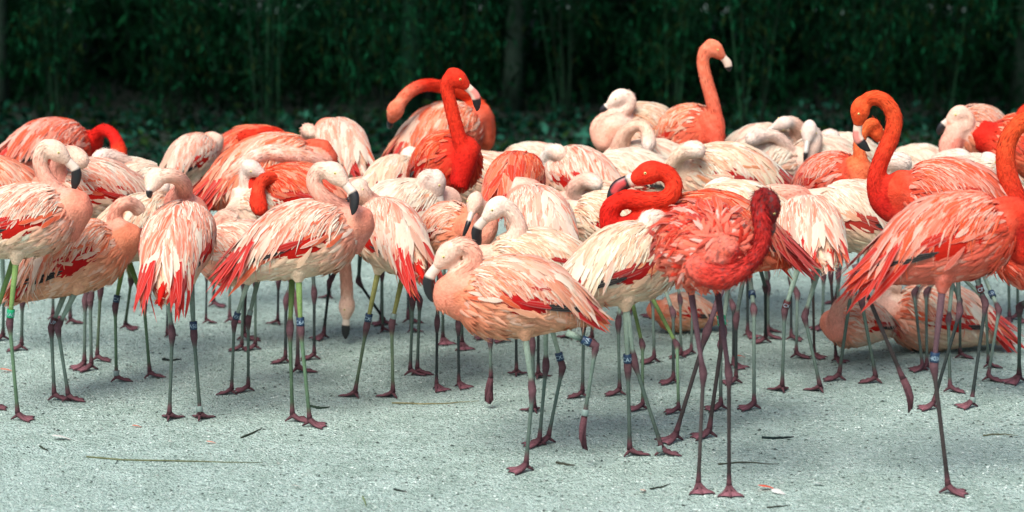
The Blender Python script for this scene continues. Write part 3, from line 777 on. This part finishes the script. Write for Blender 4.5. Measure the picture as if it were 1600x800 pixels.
    def cards(n, u, ph, ang, lift, ln, wd, off, colr):
        sg = np.where(np.arange(n) % 2, 1., -1.); e = .01
        p_ = surfv(u, ph, sg)
        du = surfv(u+e, ph, sg)-surfv(u-e, ph, sg); dp = surfv(u, ph+e, sg)-surfv(u, ph-e, sg)
        nrm = lambda v: v/(np.linalg.norm(v, axis=1)[:, None]+1e-9)
        du, dp = nrm(du), nrm(dp); n_ = nrm(np.cross(du, dp))
        c0 = np.stack([p_[:, 0], 0*u, np.interp(u, XS, ZC)], 1)
        n_ *= np.where(((p_-c0)*n_).sum(1) < 0, -1, 1)[:, None]
        d_ = -du*np.cos(ang)[:, None]+dp*np.sin(ang)[:, None]
        d2 = d_*np.cos(lift)[:, None]+n_*np.sin(lift)[:, None]; n2 = n_*np.cos(lift)[:, None]-d_*np.sin(lift)[:, None]
        y2 = np.cross(n2, d2); L_ = ln[:, None]; W_ = wd[:, None]; p0 = p_+n_*off[:, None]
        wob = r1.normal(0, .12, (n, 1)); bnd = .10+.30*np.sin(np.abs(ang))[:, None]*(L_/.08)+.12*(L_/.08)
        VV = []
        for fu, fw in ((0, .35), (.35, 1), (.75, .7)):
            for q in (-1, 0, 1): VV.append(p0+d2*L_*fu+y2*(W_*fw*q+wob*L_*fu*fu)+n2*((.003 if q == 0 else 0)-bnd*L_*fu*fu))
        VV.append(p0+d2*L_+y2*(W_*r1.uniform(-.4, .4, (n, 1))+wob*L_)-n2*bnd*L_)
        VV = np.stack(VV, 1).reshape(-1, 3)
        FF = [(0, 1, 4, 3), (1, 2, 5, 4), (3, 4, 7, 6), (4, 5, 8, 7), (6, 7, 9), (7, 8, 9)]
        faces = [tuple(b+x for x in f) for b in range(0, 10*n, 10) for f in FF]
        cc = np.repeat(np.clip(colr*np.array([1, .98, .96]), 0, .85), 10, axis=0)
        tip = np.tile(np.array([.86, .92, .92, .92, 1, 1, 1, 1.08, 1.08, 1.12]), n)[:, None]
        return cen+(VV*S)@M3.T, faces, np.clip(cc*tip, 0, .85)
    sm = MB(); van = np.array(P['vane'])
    nF = int(1150*dens) if not ruffle else 3600
    k = np.arange(nF) % 5; UU, PH = r1.random(nF), r1.random(nF)
    u = np.where(k < 3, .08+.84*UU, np.where(k == 3, .80+.17*UU, .04+.28*UU)); ph = np.where(k < 3, R(84)+R(96)*PH, math.pi*PH)
    if ruffle: q_ = np.arange(nF) % 4 > 0; u = np.where(q_, .06+.9*UU, u); ph = np.where(q_, math.pi*PH*.8, ph)
    x_ = np.clip((LB*(u-.5)-.05)/.2, 0, 1)[:, None]; c = be*(1-x_)+br*x_
    mixv = (r1.random(nF) < .32)[:, None]; c = np.where(mixv, c*.5+.5*van[r1.integers(0, len(van), nF)], c)
    if ruffle: c = np.where((r1.random(nF) < .45)[:, None], np.array([lin(238, 176, 164), lin(224, 110, 88), lin(206, 60, 44)])[r1.integers(0, 3, nF)], c)
    c = c*(1+r1.normal(0, .09, (nF, 1)))
    sm.add(*cards(nF, u, ph, r1.normal(.25, .22+ruffle*.9, nF), .09+np.abs(r1.normal(0, .08+ruffle*.5, nF)), r1.uniform(.045, .080, nF), r1.uniform(.006, .012, nF), np.full(nF, -.003), c))
    nW = int((1700 if gy > 600 else 1150)*dens)
    u = .16+.70*r1.random(nW); ph = R(2)+R(64)*r1.random(nW)
    c = van[r1.integers(0, len(van), nW)]
    oc = (r1.random(nW) < P['accp']*.55)[:, None]; c = np.where(oc, c*.4+.6*np.array(P['covert']), c)*(1+r1.normal(0, .06, (nW, 1)))
    sm.add(*cards(nW, u, ph, np.radians(14+droop*np.degrees(ph)/50)+r1.normal(0, .10+ruffle, nW), .02+np.abs(r1.normal(0, .03+ruffle*.4, nW)), r1.uniform(.05, .115, nW), r1.uniform(.0012, .0042, nW), .008+.006*r1.random(nW), c))
    if npath is not None:
        # short down along the neck and nape, lying towards the body
        nN = int(900*dens*(1+2*ruffle)); i_ = r1.integers(6, len(path)-1, nN); fr_ = r1.random(nN)[:, None]
        pc = path[i_]*(1-fr_)+path[np.minimum(i_+1, len(path)-1)]*fr_; T_ = np.gradient(path, axis=0)[i_]; T_ /= np.linalg.norm(T_, axis=1)[:, None]+1e-9
        rd = r1.normal(0, 1, (nN, 3)); rd -= T_*(rd*T_).sum(1)[:, None]; rd /= np.linalg.norm(rd, axis=1)[:, None]+1e-9
        rn = npr[i_][:, None]; tn_ = (d[i_]/Ln); nc = np.array(P['neck']+[P['head']])
        cN = np.stack([np.interp(tn_, [.25, .5, .8, .97], nc[:, q]) for q in range(3)], 1)*(1+r1.normal(0, .22 if pal in ('red', 'rose', 'coral', 'scruffy') else .13, (nN, 1)))
        ok = (tn_ > .26); pc, T_, rd, rn, cN = pc[ok], T_[ok], rd[ok], rn[ok], cN[ok]; n3 = len(pc)
        dd = -T_*.96+rd*r1.uniform(.03, .26+ruffle*1.3, (n3, 1)); sd2 = np.cross(dd, rd); ll = r1.uniform(.014, .030, (n3, 1))*S*(1+ruffle*1.3*(1-tn_[ok])[:, None]); w3 = r1.uniform(.0012, .0030, (n3, 1))*S
        b3 = pc+rd*rn*.95
        V3 = np.stack([b3-sd2*w3*.5, b3+sd2*w3*.5, b3+dd*ll*.5+sd2*w3, b3+dd*ll, b3+dd*ll*.5-sd2*w3], 1).reshape(-1, 3)
        sm.add(V3, [(b, b+1, b+2, b+3, b+4) for b in range(0, 5*n3, 5)], np.repeat(np.clip(cN, 0, .85), 5, axis=0))
    so = sm.build('small_feathers', M_down, root, loc); so['kind'] = 'stuff'
    return root
# ------------------------------------------------------------------ the birds, placed by where they stand (photo pixels -> ground)
F_ = flamingo
# front row
F_('pale pink flamingo at the left edge, black bill hanging down, green band on its leg', 'chil', 655, (28, 352), 12, 14,
   neck=[(104, 366), (107, 335), (92, 303), (70, 276), (62, 248), (73, 228)], head=[(88, 236), (104, 250), (113, 298)],
   legs=[((15, 505), (28, 657)), ((-10, 500), (-14, 640))], leg='green', bands=[(0, 'up', .86, 'green', 'VAS')], acc=.8)
F_('salmon flamingo low on the left with its head lost behind the neighbour, legs close together', 'peach', 625, (114, 410), 15, 22, wid=.95,
   neck=[(186, 400), (185, 372), (178, 345), (182, 330), (192, 318), (208, 320, .03), (220, 332, .05)],
   legs=[((80, 512), (85, 626)), ((90, 512), (107, 628))], leg='grey', bands=[(0, 'up', .86, 'maroon', 'UP')], acc=.8)
F_('flamingo seen from behind, red tail pointing down, head turned over its back', 'chil', 655, (277, 388), 82, 26, wid=1.08, tail_red=True,
   neck=[(277, 318, .0), (287, 296, -.08), (280, 280, -.16), (262, 274, -.2)], head=[(242, 280), (237, 291, -.03), (236, 308, -.04)],
   legs=[((269, 522), (265, 657)), ((303, 524), (313, 657))], leg='grey', bands=[(1, 'up', .84, 'blue', 'A50'), (1, 'lo', .86, 'metal', '')], acc=.95)
F_('pale flamingo with red wing patches and bent head, blue band on its green leg', 'chil', 660, (467, 381), 14, 16, 1.04, tail_red=True,
   neck=[(545, 388), (558, 364), (552, 340), (528, 322, -.03), (503, 306, -.06), (490, 284, -.06), (500, 264, -.06)], head=[(523, 271, -.01), (540, 288, -.03), (550, 336, -.06)],
   legs=[((453, 515), (457, 659)), ((470, 515), (484, 667))], leg='green', bands=[(1, 'up', .86, 'blue', 'C6A')], acc=.9)
F_('pale flamingo turned away with a loose red tail, between blue banded and metal banded legs', 'chil', 622, (612, 375), 118, 16, 1.0, tail_red=True,
   neck=[(588, 330, -.05), (572, 312, -.1), (564, 300, -.14)], head=[(559, 296), (552, 306, -.03), (548, 318, -.05)],
   legs=[((573, 510), (555, 622)), ((612, 507), (614, 622))], leg='yellow', bands=[(0, 'up', .86, 'blue', 'CXF'), (1, 'up', .86, 'metal', '')], acc=.7)
F_('pink flamingo walking in front of the flock, one leg lifted, bill at its throat', 'peach', 728, (812, 470), 184, 6, 1.04,
   neck=[(706, 478), (703, 452), (722, 428), (741, 408), (736, 390), (717, 383)], head=[(700, 397), (687, 412), (677, 472)],
   legs=[((832, 611), (822, 737)), ((880, 517), (931, 540), (913, 652), (918, 704), -.05)], leg='grey',
   bands=[(1, 'up', .70, 'blue', 'TVA'), (1, 'lo', .93, 'metal', '')], acc=.75)
F_('cream flamingo with dark bill facing left just behind the walking pink one', 'pale', 694, (842, 420), 188, 4, .98, wid=.95,
   neck=[(785, 400), (800, 380), (810, 358), (804, 338), (790, 322)], head=[(775, 325), (762, 338), (750, 390)],
   legs=[((853, 573), (843, 697)), ((879, 574), (857, 693))], leg='grey', bands=[(1, 'up', .86, 'blue', 'CX2')], acc=.4)
F_('cream flamingo with drooping black-edged red wing, left of the ruffled red one', 'pale', 710, (972, 420), 32, 14, 1.04,
   neck=[(1035, 372, -.03), (1030, 350, -.05), (1015, 345, -.08), (1008, 360, -.10)],
   legs=[((981, 575), (984, 713)), ((991, 566), (1034, 712))], leg='grey', bands=[(0, 'up', .86, 'blue', 'CAX'), (1, 'lo', .92, 'metal', '')], acc=.6)
F_('ruffled scruffy red flamingo with speckled neck bent over its own wing, long purple legs', 'scruffy', 765, (1098, 390), 284, 10, .98, ruffle=.42, wid=1.2, nbase=.42, neckcol=[lin(206, 66, 54), lin(188, 50, 44), lin(160, 32, 30)],
   neck=[(1086, 418, 'x'), (1120, 434, -.05), (1152, 426, -.04), (1178, 404, .02), (1192, 374, .08), (1188, 338, .10), (1186, 314, .12), (1196, 304, .14)], head=[(1203, 322), (1204, 346, .02), (1198, 372, .04)],
   legs=[((1099, 584), (1091, 768)), ((1139, 586), (1139, 772))], leg='purple', nr=.84)
F_('scarlet flamingo with huge curved black bill and S-bent neck above a cream back', 'red', 685, (1120, 372), 196, 12, 1.12, tail_red=True,
   neck=[(965, 362, 0), (952, 332, 0), (972, 312, 0), (1008, 314, -.02), (1040, 312, -.03), (1054, 292, -.02), (1040, 270, 0)], billk=1.25, billp=.2, head=[(1014, 270), (994, 278), (954, 324)],
   legs=[((1104, 520), (1056, 690)), ((1130, 520), (1108, 684))], leg='purple', bands=[(1, 'up', .82, 'green', 'TTN')], acc=.5)
F_('big red-backed flamingo at the right with one leg folded back over the gravel', 'rose', 766, (1478, 380), 4, 17, 1.08, tail_red=True, acc=.7,
   neck=[(1596, 392), (1625, 385), (1650, 350), (1655, 300)],
   legs=[((1459, 572), (1481, 772)), ((1425, 405), (1337, 418), (1411, 592), (1420, 645), .0)], leg='purple',
   bands=[(0, 'up', .90, 'blue', '40X'), (1, 'up', .84, 'metal', '')])
# second row
F_('white and orange flamingo seen from behind, just right of the ruffled red one', 'chil', 612, (1266, 368), 100, 8, 1.0, wid=1.05, acc=.8,
   neck=[(1250, 312, -.02), (1232, 304, -.05), (1205, 300, -.06), (1186, 305, -.05)],
   legs=[((1226, 485), (1222, 613)), ((1257, 495), (1281, 613))], leg='grey', bands=[(0, 'up', .88, 'maroon', 'CX')])
F_('cream fluffy-flanked flamingo standing with legs apart under the tall red neck', 'white', 597, (1352, 345), 160, 10, 1.04,
   neck=[(1362, 290, -.0), (1375, 266, -.02), (1400, 256, -.02), (1424, 264, 0)],
   legs=[((1332, 440), (1311, 595)), ((1346, 470), (1368, 599))], leg='grey', bands=[(1, 'up', .8, 'maroon', 'PA')])
F_('tall orange-red flamingo whose neck makes a high hook above the crowd at right', 'rose', 640, (1490, 308), 182, 6, .98, acc=.8,
   neck=[(1400, 330), (1376, 318), (1367, 290), (1376, 252), (1392, 215), (1397, 182), (1380, 156), (1358, 154)], head=[(1344, 172), (1341, 192), (1360, 236)],
   legs=[((1500, 487), (1458, 640)), ((1540, 475), (1518, 637))], leg='dark', bands=[(1, 'up', .82, 'maroon', 'CP'), (1, 'lo', .92, 'metal', '')], nr=1.05)
F_('red flamingo cut by the right edge, only its long neck and round head showing', 'rose', 640, (1650, 395), 190, 10, 1.15, 
   neck=[(1608, 350), (1588, 310), (1572, 262), (1574, 222), (1590, 196), (1606, 186)], head=[(1618, 196), (1622, 216), (1612, 250)], nr=1.05,
   legs=[((1593, 480), (1592, 598)), ((1640, 480), (1642, 610))])
F_('white-backed flamingo with orange streaks and red flank, behind the cream dark-billed one', 'chil', 640, (846, 352), 112, 18, .92, wid=1.05, acc=.8,
   neck=[(830, 300, .02), (800, 290, .03)],
   legs=[((832, 540), (835, 645)), ((772, 470), (766, 530), (767, 590), (766, 632), .0)], leg='grey')
F_('peach flamingo with white head bowed and turned to show a short black bill tip', 'peach', 608, (702, 366), 300, 12, .86, acc=.35,
   neck=[(750, 372, -.03), (764, 350, -.04), (757, 328, -.04)], head=[(742, 316, -.04), (736, 335, -.07), (722, 374, -.09)],
   legs=[((683, 505), (682, 610)), ((716, 510), (717, 606))], leg='dark')
F_('flamingo with smooth pink folded neck squeezed behind the white-backed one', 'pale', 622, (965, 356), 175, 8, .95,
   neck=[(905, 372), (905, 340), (920, 328), (935, 345)],
   legs=[((912, 505), (910, 622)), ((966, 505), (968, 618))])
F_('white flamingo preening with its head hanging from an arched white neck', 'white', 588, (620, 338), 22, 10, .98, acc=.3,
   neck=[(678, 320, -.04), (664, 300, -.08), (663, 282, -.1), (672, 275, -.11)], head=[(683, 284, 0), (686, 302), (678, 334)],
   legs=[((645, 470), (641, 587)), ((656, 470), (652, 586))], leg='grey')
F_('flamingo with its whole neck lowered and black bill tip touching the ground', 'peach', 535, (560, 330), 195, 0, .95,
   neck=[(535, 345), (535, 385), (540, 425), (542, 455)], head=[(542, 478), (541, 496), (540, 530)], legs=[((515, 440), (506, 530)), ((560, 440), (600, 508))], leg='dark')
F_('streaked flamingo half hidden behind the bowed pale one, orange tail poking out to the right', 'chil', 615, (384, 398), 168, -3, .9, acc=.6,
   neck=[(348, 372), (342, 350), (352, 337), (370, 345)],
   legs=[((366, 505), (362, 617)), ((388, 500), (388, 612))], leg='grey', bands=[(0, 'up', .84, 'blue', 'VX'), (1, 'up', .84, 'metal', '')])
F_('beige flamingo behind the red tailed one, belly showing between two necks', 'pale', 595, (212, 362), 40, 18, .95,
   neck=[(232, 330), (246, 300), (262, 296)],
   legs=[((180, 479), (182, 597)), ((225, 474), (234, 591))], leg='green', bands=[(0, 'up', .85, 'blue', 'CX'), (0, 'lo', .88, 'metal', '')])
F_('orange-streaked flamingo with its pale neck laid along its back, left of the seen-from-behind one', 'chil', 576, (150, 304), 200, 6, 1.0, acc=.8,
   neck=[(95, 300), (90, 262), (108, 243, -.03), (135, 262, -.05)],
   legs=[((133, 470), (132, 576)), ((141, 468), (143, 579))], leg='grey')
F_('flamingo with a white arched neck sloping down to the right, behind the streaked one', 'white', 566, (190, 300), 10, 4, .95,
   neck=[(218, 295), (208, 268), (185, 252), (160, 250), (148, 262)],
   legs=[((157, 455), (152, 565)), ((205, 440), (196, 515))], leg='yellow')
F_('flamingo off the left edge with a coral and pink back above the black bill', 'coral', 560, (-6, 300), 185, 14, 1.0,
   neck=[(-60, 290), (-70, 250)], legs=[((35, 470), (34, 548)), ((6, 460), (5, 532))])
# middle
F_('white headed flamingo with upright neck bending right over a red loop', 'white', 560, (440, 330), 185, 8, .92,
   neck=[(398, 332), (390, 306), (383, 284), (384, 268)], head=[(394, 263, -.02), (406, 270, -.03), (420, 288, -.03)],
   legs=[((380, 440), (378, 548)), ((399, 440), (399, 547))])
F_('orange-scaled flamingo whose red neck forms an upside-down loop beside the white head', 'red', 560, (470, 308), 178, 6, .95,
   neck=[(437, 322), (437, 298), (422, 282), (406, 292), (403, 318), (410, 340)], nr=.95, acc=.5,
   legs=[((447, 470), (446, 568)), ((491, 460), (491, 562))], leg='dark', neckcol=[lin(210, 40, 22), lin(214, 62, 36), lin(212, 60, 34)])
F_('long-backed flamingo with its pink neck stretched flat along an orange-red wing', 'coral', 545, (415, 275), 22, 14, 1.15, acc=.6, tail_red=True,
   neck=[(495, 280, -.05), (500, 258, -.12), (460, 243, -.2), (415, 240, -.22), (375, 262, -.24)], head=[(338, 296), (326, 306), (308, 324)],
   neckcol=[lin(228, 160, 140), lin(232, 172, 150), lin(232, 190, 172)],
   legs=[((384, 440), (381, 532)), ((466, 480), (465, 583))], leg='purple')
F_('small round flamingo with white head tucked to the right at the back left', 'chil', 506, (297, 250), 55, 20, .72, acc=.45,
   neck=[(325, 250), (332, 230, -.03), (340, 216, -.03)], head=[(340, 222, 0), (332, 238), (322, 252)], legs=[((323, 430), (322, 506)), ((262, 450), (261, 527))], leg='dark')
F_('dark-winged red flamingo at far left with a thick red neck looping down', 'rose', 505, (74, 236), 36, 8, .96, acc=.6,
   neck=[(144, 240), (150, 218), (163, 207), (177, 216), (185, 236), (186, 262)], nr=.76, nbase=.6, legs=[((83, 420), (83, 500)), ((110, 420), (110, 507))],
   neckcol=[lin(206, 34, 20), lin(206, 28, 18), lin(206, 24, 16)])
F_('far red flamingo of which only a low curved neck shows over the long-backed one', 'red', 487, (395, 245), 0, 5, .95,
   neck=[(430, 238), (438, 220), (418, 211), (395, 218), (372, 219)], legs=[((335, 400), (334, 480)), ((359, 400), (359, 505))])
F_('cream flamingo with red-tipped stripes at the back, its pale neck a stump on the left', 'chil', 508, (536, 232), 118, 16, .84, acc=.5,
   neck=[(490, 240), (480, 226), (480, 208), (490, 214, -.03)], nr=.95, legs=[((435, 440), (434, 508)), ((515, 400), (515, 467))], leg='dark')
F_('large orange flamingo above the crowd curling its red neck back to preen its tail', 'coral', 480, (686, 216), 32, 20, 1.04, acc=.7, tail_red=True,
   neck=[(757, 224, .0), (764, 190, .04), (745, 160, .02), (706, 140, -.08), (664, 133, -.2), (636, 147, -.28)], head=[(618, 172, -.02), (613, 184, .0), (606, 200, .03)], billp=.05,
   neckcol=[lin(216, 84, 44), lin(216, 60, 26), lin(214, 44, 20)], nr=.9, legs=[((597, 420), (596, 508)), ((638, 420), (638, 505))], leg='dark')
F_('upright scarlet flamingo in the centre with its neck raised and black-tipped bill facing right', 'red', 560, (694, 262), 300, 24, .98, acc=.6, wid=1.05,
   neck=[(718, 290), (726, 262), (722, 232), (712, 196), (703, 160), (698, 136), (702, 122)], head=[(714, 122), (728, 134), (745, 174)], nr=1.0, nbase=.78,
   legs=[((692, 440), (692, 537)), ((720, 440), (722, 545))])
F_('small cream flamingo tucked below the large orange one, head in its feathers', 'pale', 545, (612, 288), 55, 10, .8, acc=.5,
   neck=[(645, 270), (642, 252), (632, 247)], legs=[((597, 430), (598, 520)), ((640, 430), (642, 520))])
F_('pale flamingo hidden at the foot of the upright scarlet one', 'pale', 520, (760, 285), 195, 10, .9,
   neck=[(735, 290), (732, 272), (744, 268)], legs=[((760, 440), (760, 530)), ((786, 440), (790, 535))])
F_('plain orange flamingo back, rounded and smooth, right of the upright scarlet one', 'red', 590, (802, 292), 72, 12, .9, acc=.8,
   neck=[(820, 290, .05), (835, 285, .08)], legs=[((806, 490), (807, 588)), ((841, 490), (841, 592))], leg='dark')
F_('orange-streaked flamingo with rounded back below the two pale heads', 'chil', 535, (912, 284), 130, 14, .96, acc=.9, wid=1.0,
   neck=[(862, 290), (852, 262), (860, 244, -.02), (872, 243, -.04), (880, 252, -.04)], legs=[((890, 440), (890, 530)), ((925, 440), (925, 535))],
   neckcol=[lin(236, 200, 180), lin(236, 214, 200), lin(238, 222, 210)])
F_('little pale flamingo back at the left of the orange-streaked one', 'white', 500, (836, 264), 190, 6, .8,
   neck=[(850, 262), (858, 240), (870, 238)])
F_('pale pink flamingo at the back looking left, neck coiled on its breast', 'pale', 490, (1012, 210), 222, 12, .96, acc=.55,
   neck=[(946, 222), (934, 202), (946, 184), (968, 178), (984, 166), (982, 150)], head=[(966, 153), (952, 164), (938, 177)], legs=[((1020, 410), (1022, 495)), ((985, 410), (985, 490))],
   neckcol=[lin(230, 164, 140), lin(232, 180, 158), lin(234, 202, 184)])
F_('flamingo with a beige hooked neck hiding its face, below the left-looking one', 'white', 510, (1024, 262), 178, 6, .85,
   neck=[(966, 244), (974, 218), (990, 202), (1008, 204), (1014, 224), (1010, 240)], neckcol=[lin(232, 184, 160), lin(232, 190, 166), lin(230, 190, 166)], legs=[((1063, 470), (1064, 560)), ((1082, 470), (1080, 554))])
F_('tallest coral flamingo at the back with long straight neck facing right', 'coral', 500, (1072, 214), 302, 20, .95, nbase=.85, acc=.35,
   neck=[(1116, 222), (1119, 190), (1112, 154), (1103, 122), (1098, 96), (1103, 76)], head=[(1116, 76), (1128, 88), (1139, 112)], nr=1.02,
   legs=[((1146, 480), (1146, 575)), ((1168, 430), (1168, 527))], leg='dark')
F_('pale flamingo back sandwiched under the beige hooked neck', 'white', 530, (990, 284), 176, 5, .95,
   neck=[(935, 290), (925, 270), (940, 262)], acc=.3, legs=[((1020, 470), (1022, 567)), ((1052, 490), (1052, 600))])
F_('flamingo showing only a smooth rosy neck bend left of the scarlet head', 'pale', 560, (950, 334), 190, 8, .9,
   neck=[(905, 318), (898, 298), (918, 286), (940, 296)], neckcol=[lin(232, 172, 152), lin(234, 184, 166), lin(234, 190, 170)], legs=[((1004, 540), (1004, 641)), ((1058, 540), (1060, 646))], leg='green')
F_('broad cream flamingo with a red tail tip, neck folded into its left shoulder', 'pale', 545, (1142, 280), 182, 8, 1.03, acc=.65, tail_red=True,
   neck=[(1068, 294), (1052, 272), (1058, 250), (1080, 238), (1100, 242)], neckcol=[lin(234, 196, 172), lin(232, 196, 168), lin(234, 206, 182)],
   legs=[((1126, 540), (1126, 641)), ((1178, 485), (1178, 640))], leg='grey', bands=[(1, 'up', .86, 'blue', 'JP')])
F_('cream flamingo between the red-tailed one and the ruffled neck, head a white bump', 'pale', 600, (1158, 338), 172, 6, .95,
   neck=[(1110, 322), (1112, 300), (1132, 288), (1148, 296)], legs=[((1196, 450), (1196, 536)), ((1150, 500), (1150, 600))], leg='dark',
   neckcol=[lin(234, 205, 186), lin(236, 214, 198), lin(238, 218, 204)])
F_('sleeping flamingo at the back with its peach face laid on its back, eye visible', 'white', 490, (1186, 238), 10, 8, .86,
   neckcol=[lin(226, 176, 150), lin(230, 184, 160), lin(226, 180, 156)], neck=[(1240, 228), (1248, 206, -.06), (1238, 192, -.10)], head=[(1224, 193, -.03), (1212, 198, -.03), (1196, 208)], legs=[((1236, 440), (1236, 532)), ((1200, 430), (1200, 520))], leg='dark')
F_('flamingo with white neck arching down behind the broad cream one', 'white', 515, (1180, 266), 8, 8, .95,
   neck=[(1228, 268), (1232, 240), (1212, 218), (1185, 216), (1168, 226)], legs=[((1246, 460), (1244, 560)), ((1200, 450), (1200, 530))])
F_('white-faced flamingo looking at the camera with a short black bill, left of the orange neck', 'white', 505, (1292, 262), 200, 8, .95,
   neck=[(1252, 250, -.03), (1268, 232, -.05), (1274, 212, -.05)], head=[(1264, 204, -.02), (1261, 224, -.05), (1257, 258, -.06)], legs=[((1287, 430), (1285, 515)), ((1310, 430), (1310, 510))])
F_('pale flamingo back on the skyline of the flock behind the orange necked one', 'white', 480, (1322, 248), 185, 5, .8, neck=[(1290, 240), (1292, 222), (1310, 214)])
F_('orange flamingo with an upright column neck and head half hidden by the tall hook neck', 'rose', 566, (1294, 286), 308, 20, .84, acc=.7,
   neck=[(1340, 296), (1346, 262), (1342, 228), (1350, 204), (1364, 192)], head=[(1368, 204, .02), (1374, 218, .02), (1384, 244)], legs=[((1298, 430), (1306, 566)), ((1270, 430), (1272, 560))],
   neckcol=[lin(222, 108, 74), lin(222, 104, 66), lin(226, 110, 58)], leg='purple')
F_('small white-headed flamingo far back right of the hook neck, only a bump of back', 'white', 470, (1440, 266), 184, 4, .8, neck=[(1420, 256), (1428, 240), (1440, 232)], head=[(1443, 236), (1436, 246), (1426, 256)])
F_('white flamingo with a fluffy neck behind the hook neck', 'white', 530, (1440, 302), 185, 4, .9, neck=[(1396, 300), (1388, 280), (1404, 262), (1424, 268)], legs=[((1405, 430), (1405, 500)), ((1436, 430), (1436, 540))])
F_('pink flamingo at the back right dozing with bill down on its rosy breast', 'peach', 500, (1532, 214), 228, 16, .95, nbase=.75, acc=.5,
   neck=[(1484, 244), (1478, 222), (1492, 206), (1512, 196), (1512, 180)], head=[(1496, 178), (1480, 190), (1466, 211)], legs=[((1530, 420), (1532, 500)), ((1576, 430), (1577, 505))],
   neckcol=[lin(226, 140, 122), lin(228, 150, 132), lin(232, 190, 170)])
F_('red flamingo cut by the right edge at the back', 'red', 510, (1612, 234), 178, 14, 1.0, neck=[(1590, 216), (1596, 182), (1612, 168)], head=[(1622, 178), (1626, 196), (1620, 220)], legs=[((1590, 420), (1590, 500)), ((1612, 420), (1612, 505))])
F_('white-headed flamingo peering right with a black bill, behind the tall red neck at right', 'white', 545, (1500, 298), 4, 6, .95,
   neck=[(1546, 292), (1534, 276), (1538, 258)], head=[(1548, 252), (1558, 260), (1563, 284)], legs=[((1561, 485), (1544, 596)), ((1482, 500), (1484, 613))], leg='grey', bands=[(0, 'up', .84, 'blue', 'UX')])
F_('pale-necked flamingo lying low behind the tall hook-necked body', 'white', 520, (1520, 288), 183, 4, .9, neck=[(1462, 272), (1470, 256), (1500, 250), (1518, 262)], legs=[((1428, 457), (1441, 580)), ((1447, 457), (1448, 578))], leg='grey')
F_('flamingo hidden behind the big one at right, its red tail hanging by the folded leg', 'red', 580, (1470, 372), 8, 22, .85, legs=[((1500, 470), (1500, 560)), ((1540, 470), (1544, 575))], tail_red=True, dens=.6)
# birds resting on the ground
F_('pink flamingo sitting on the gravel with its head tucked, under the big right one', 'chil', 562, (1344, 508), 215, 8, .72, sit=True, acc=.8, wid=1.15,
   neck=[(1308, 520, -.05), (1306, 490, -.06), (1320, 468, -.05), (1345, 470, -.03)])
F_('flamingo lying on the ground with long red wing stretched to the right', 'chil', 548, (1470, 500), 182, 8, 1.05, sit=True, acc=.6, tail_red=True, wid=1.1,
   neck=[(1402, 490), (1376, 470), (1388, 448), (1406, 456)], neckcol=[lin(228, 170, 150), lin(230, 182, 164), lin(232, 196, 182)])
F_('small peach flamingo sitting far back behind the purple legs', 'peach', 520, (1072, 490), 190, 6, .62, sit=True, dens=.7, acc=.3, neck=[(1046, 488), (1048, 472), (1064, 470)])
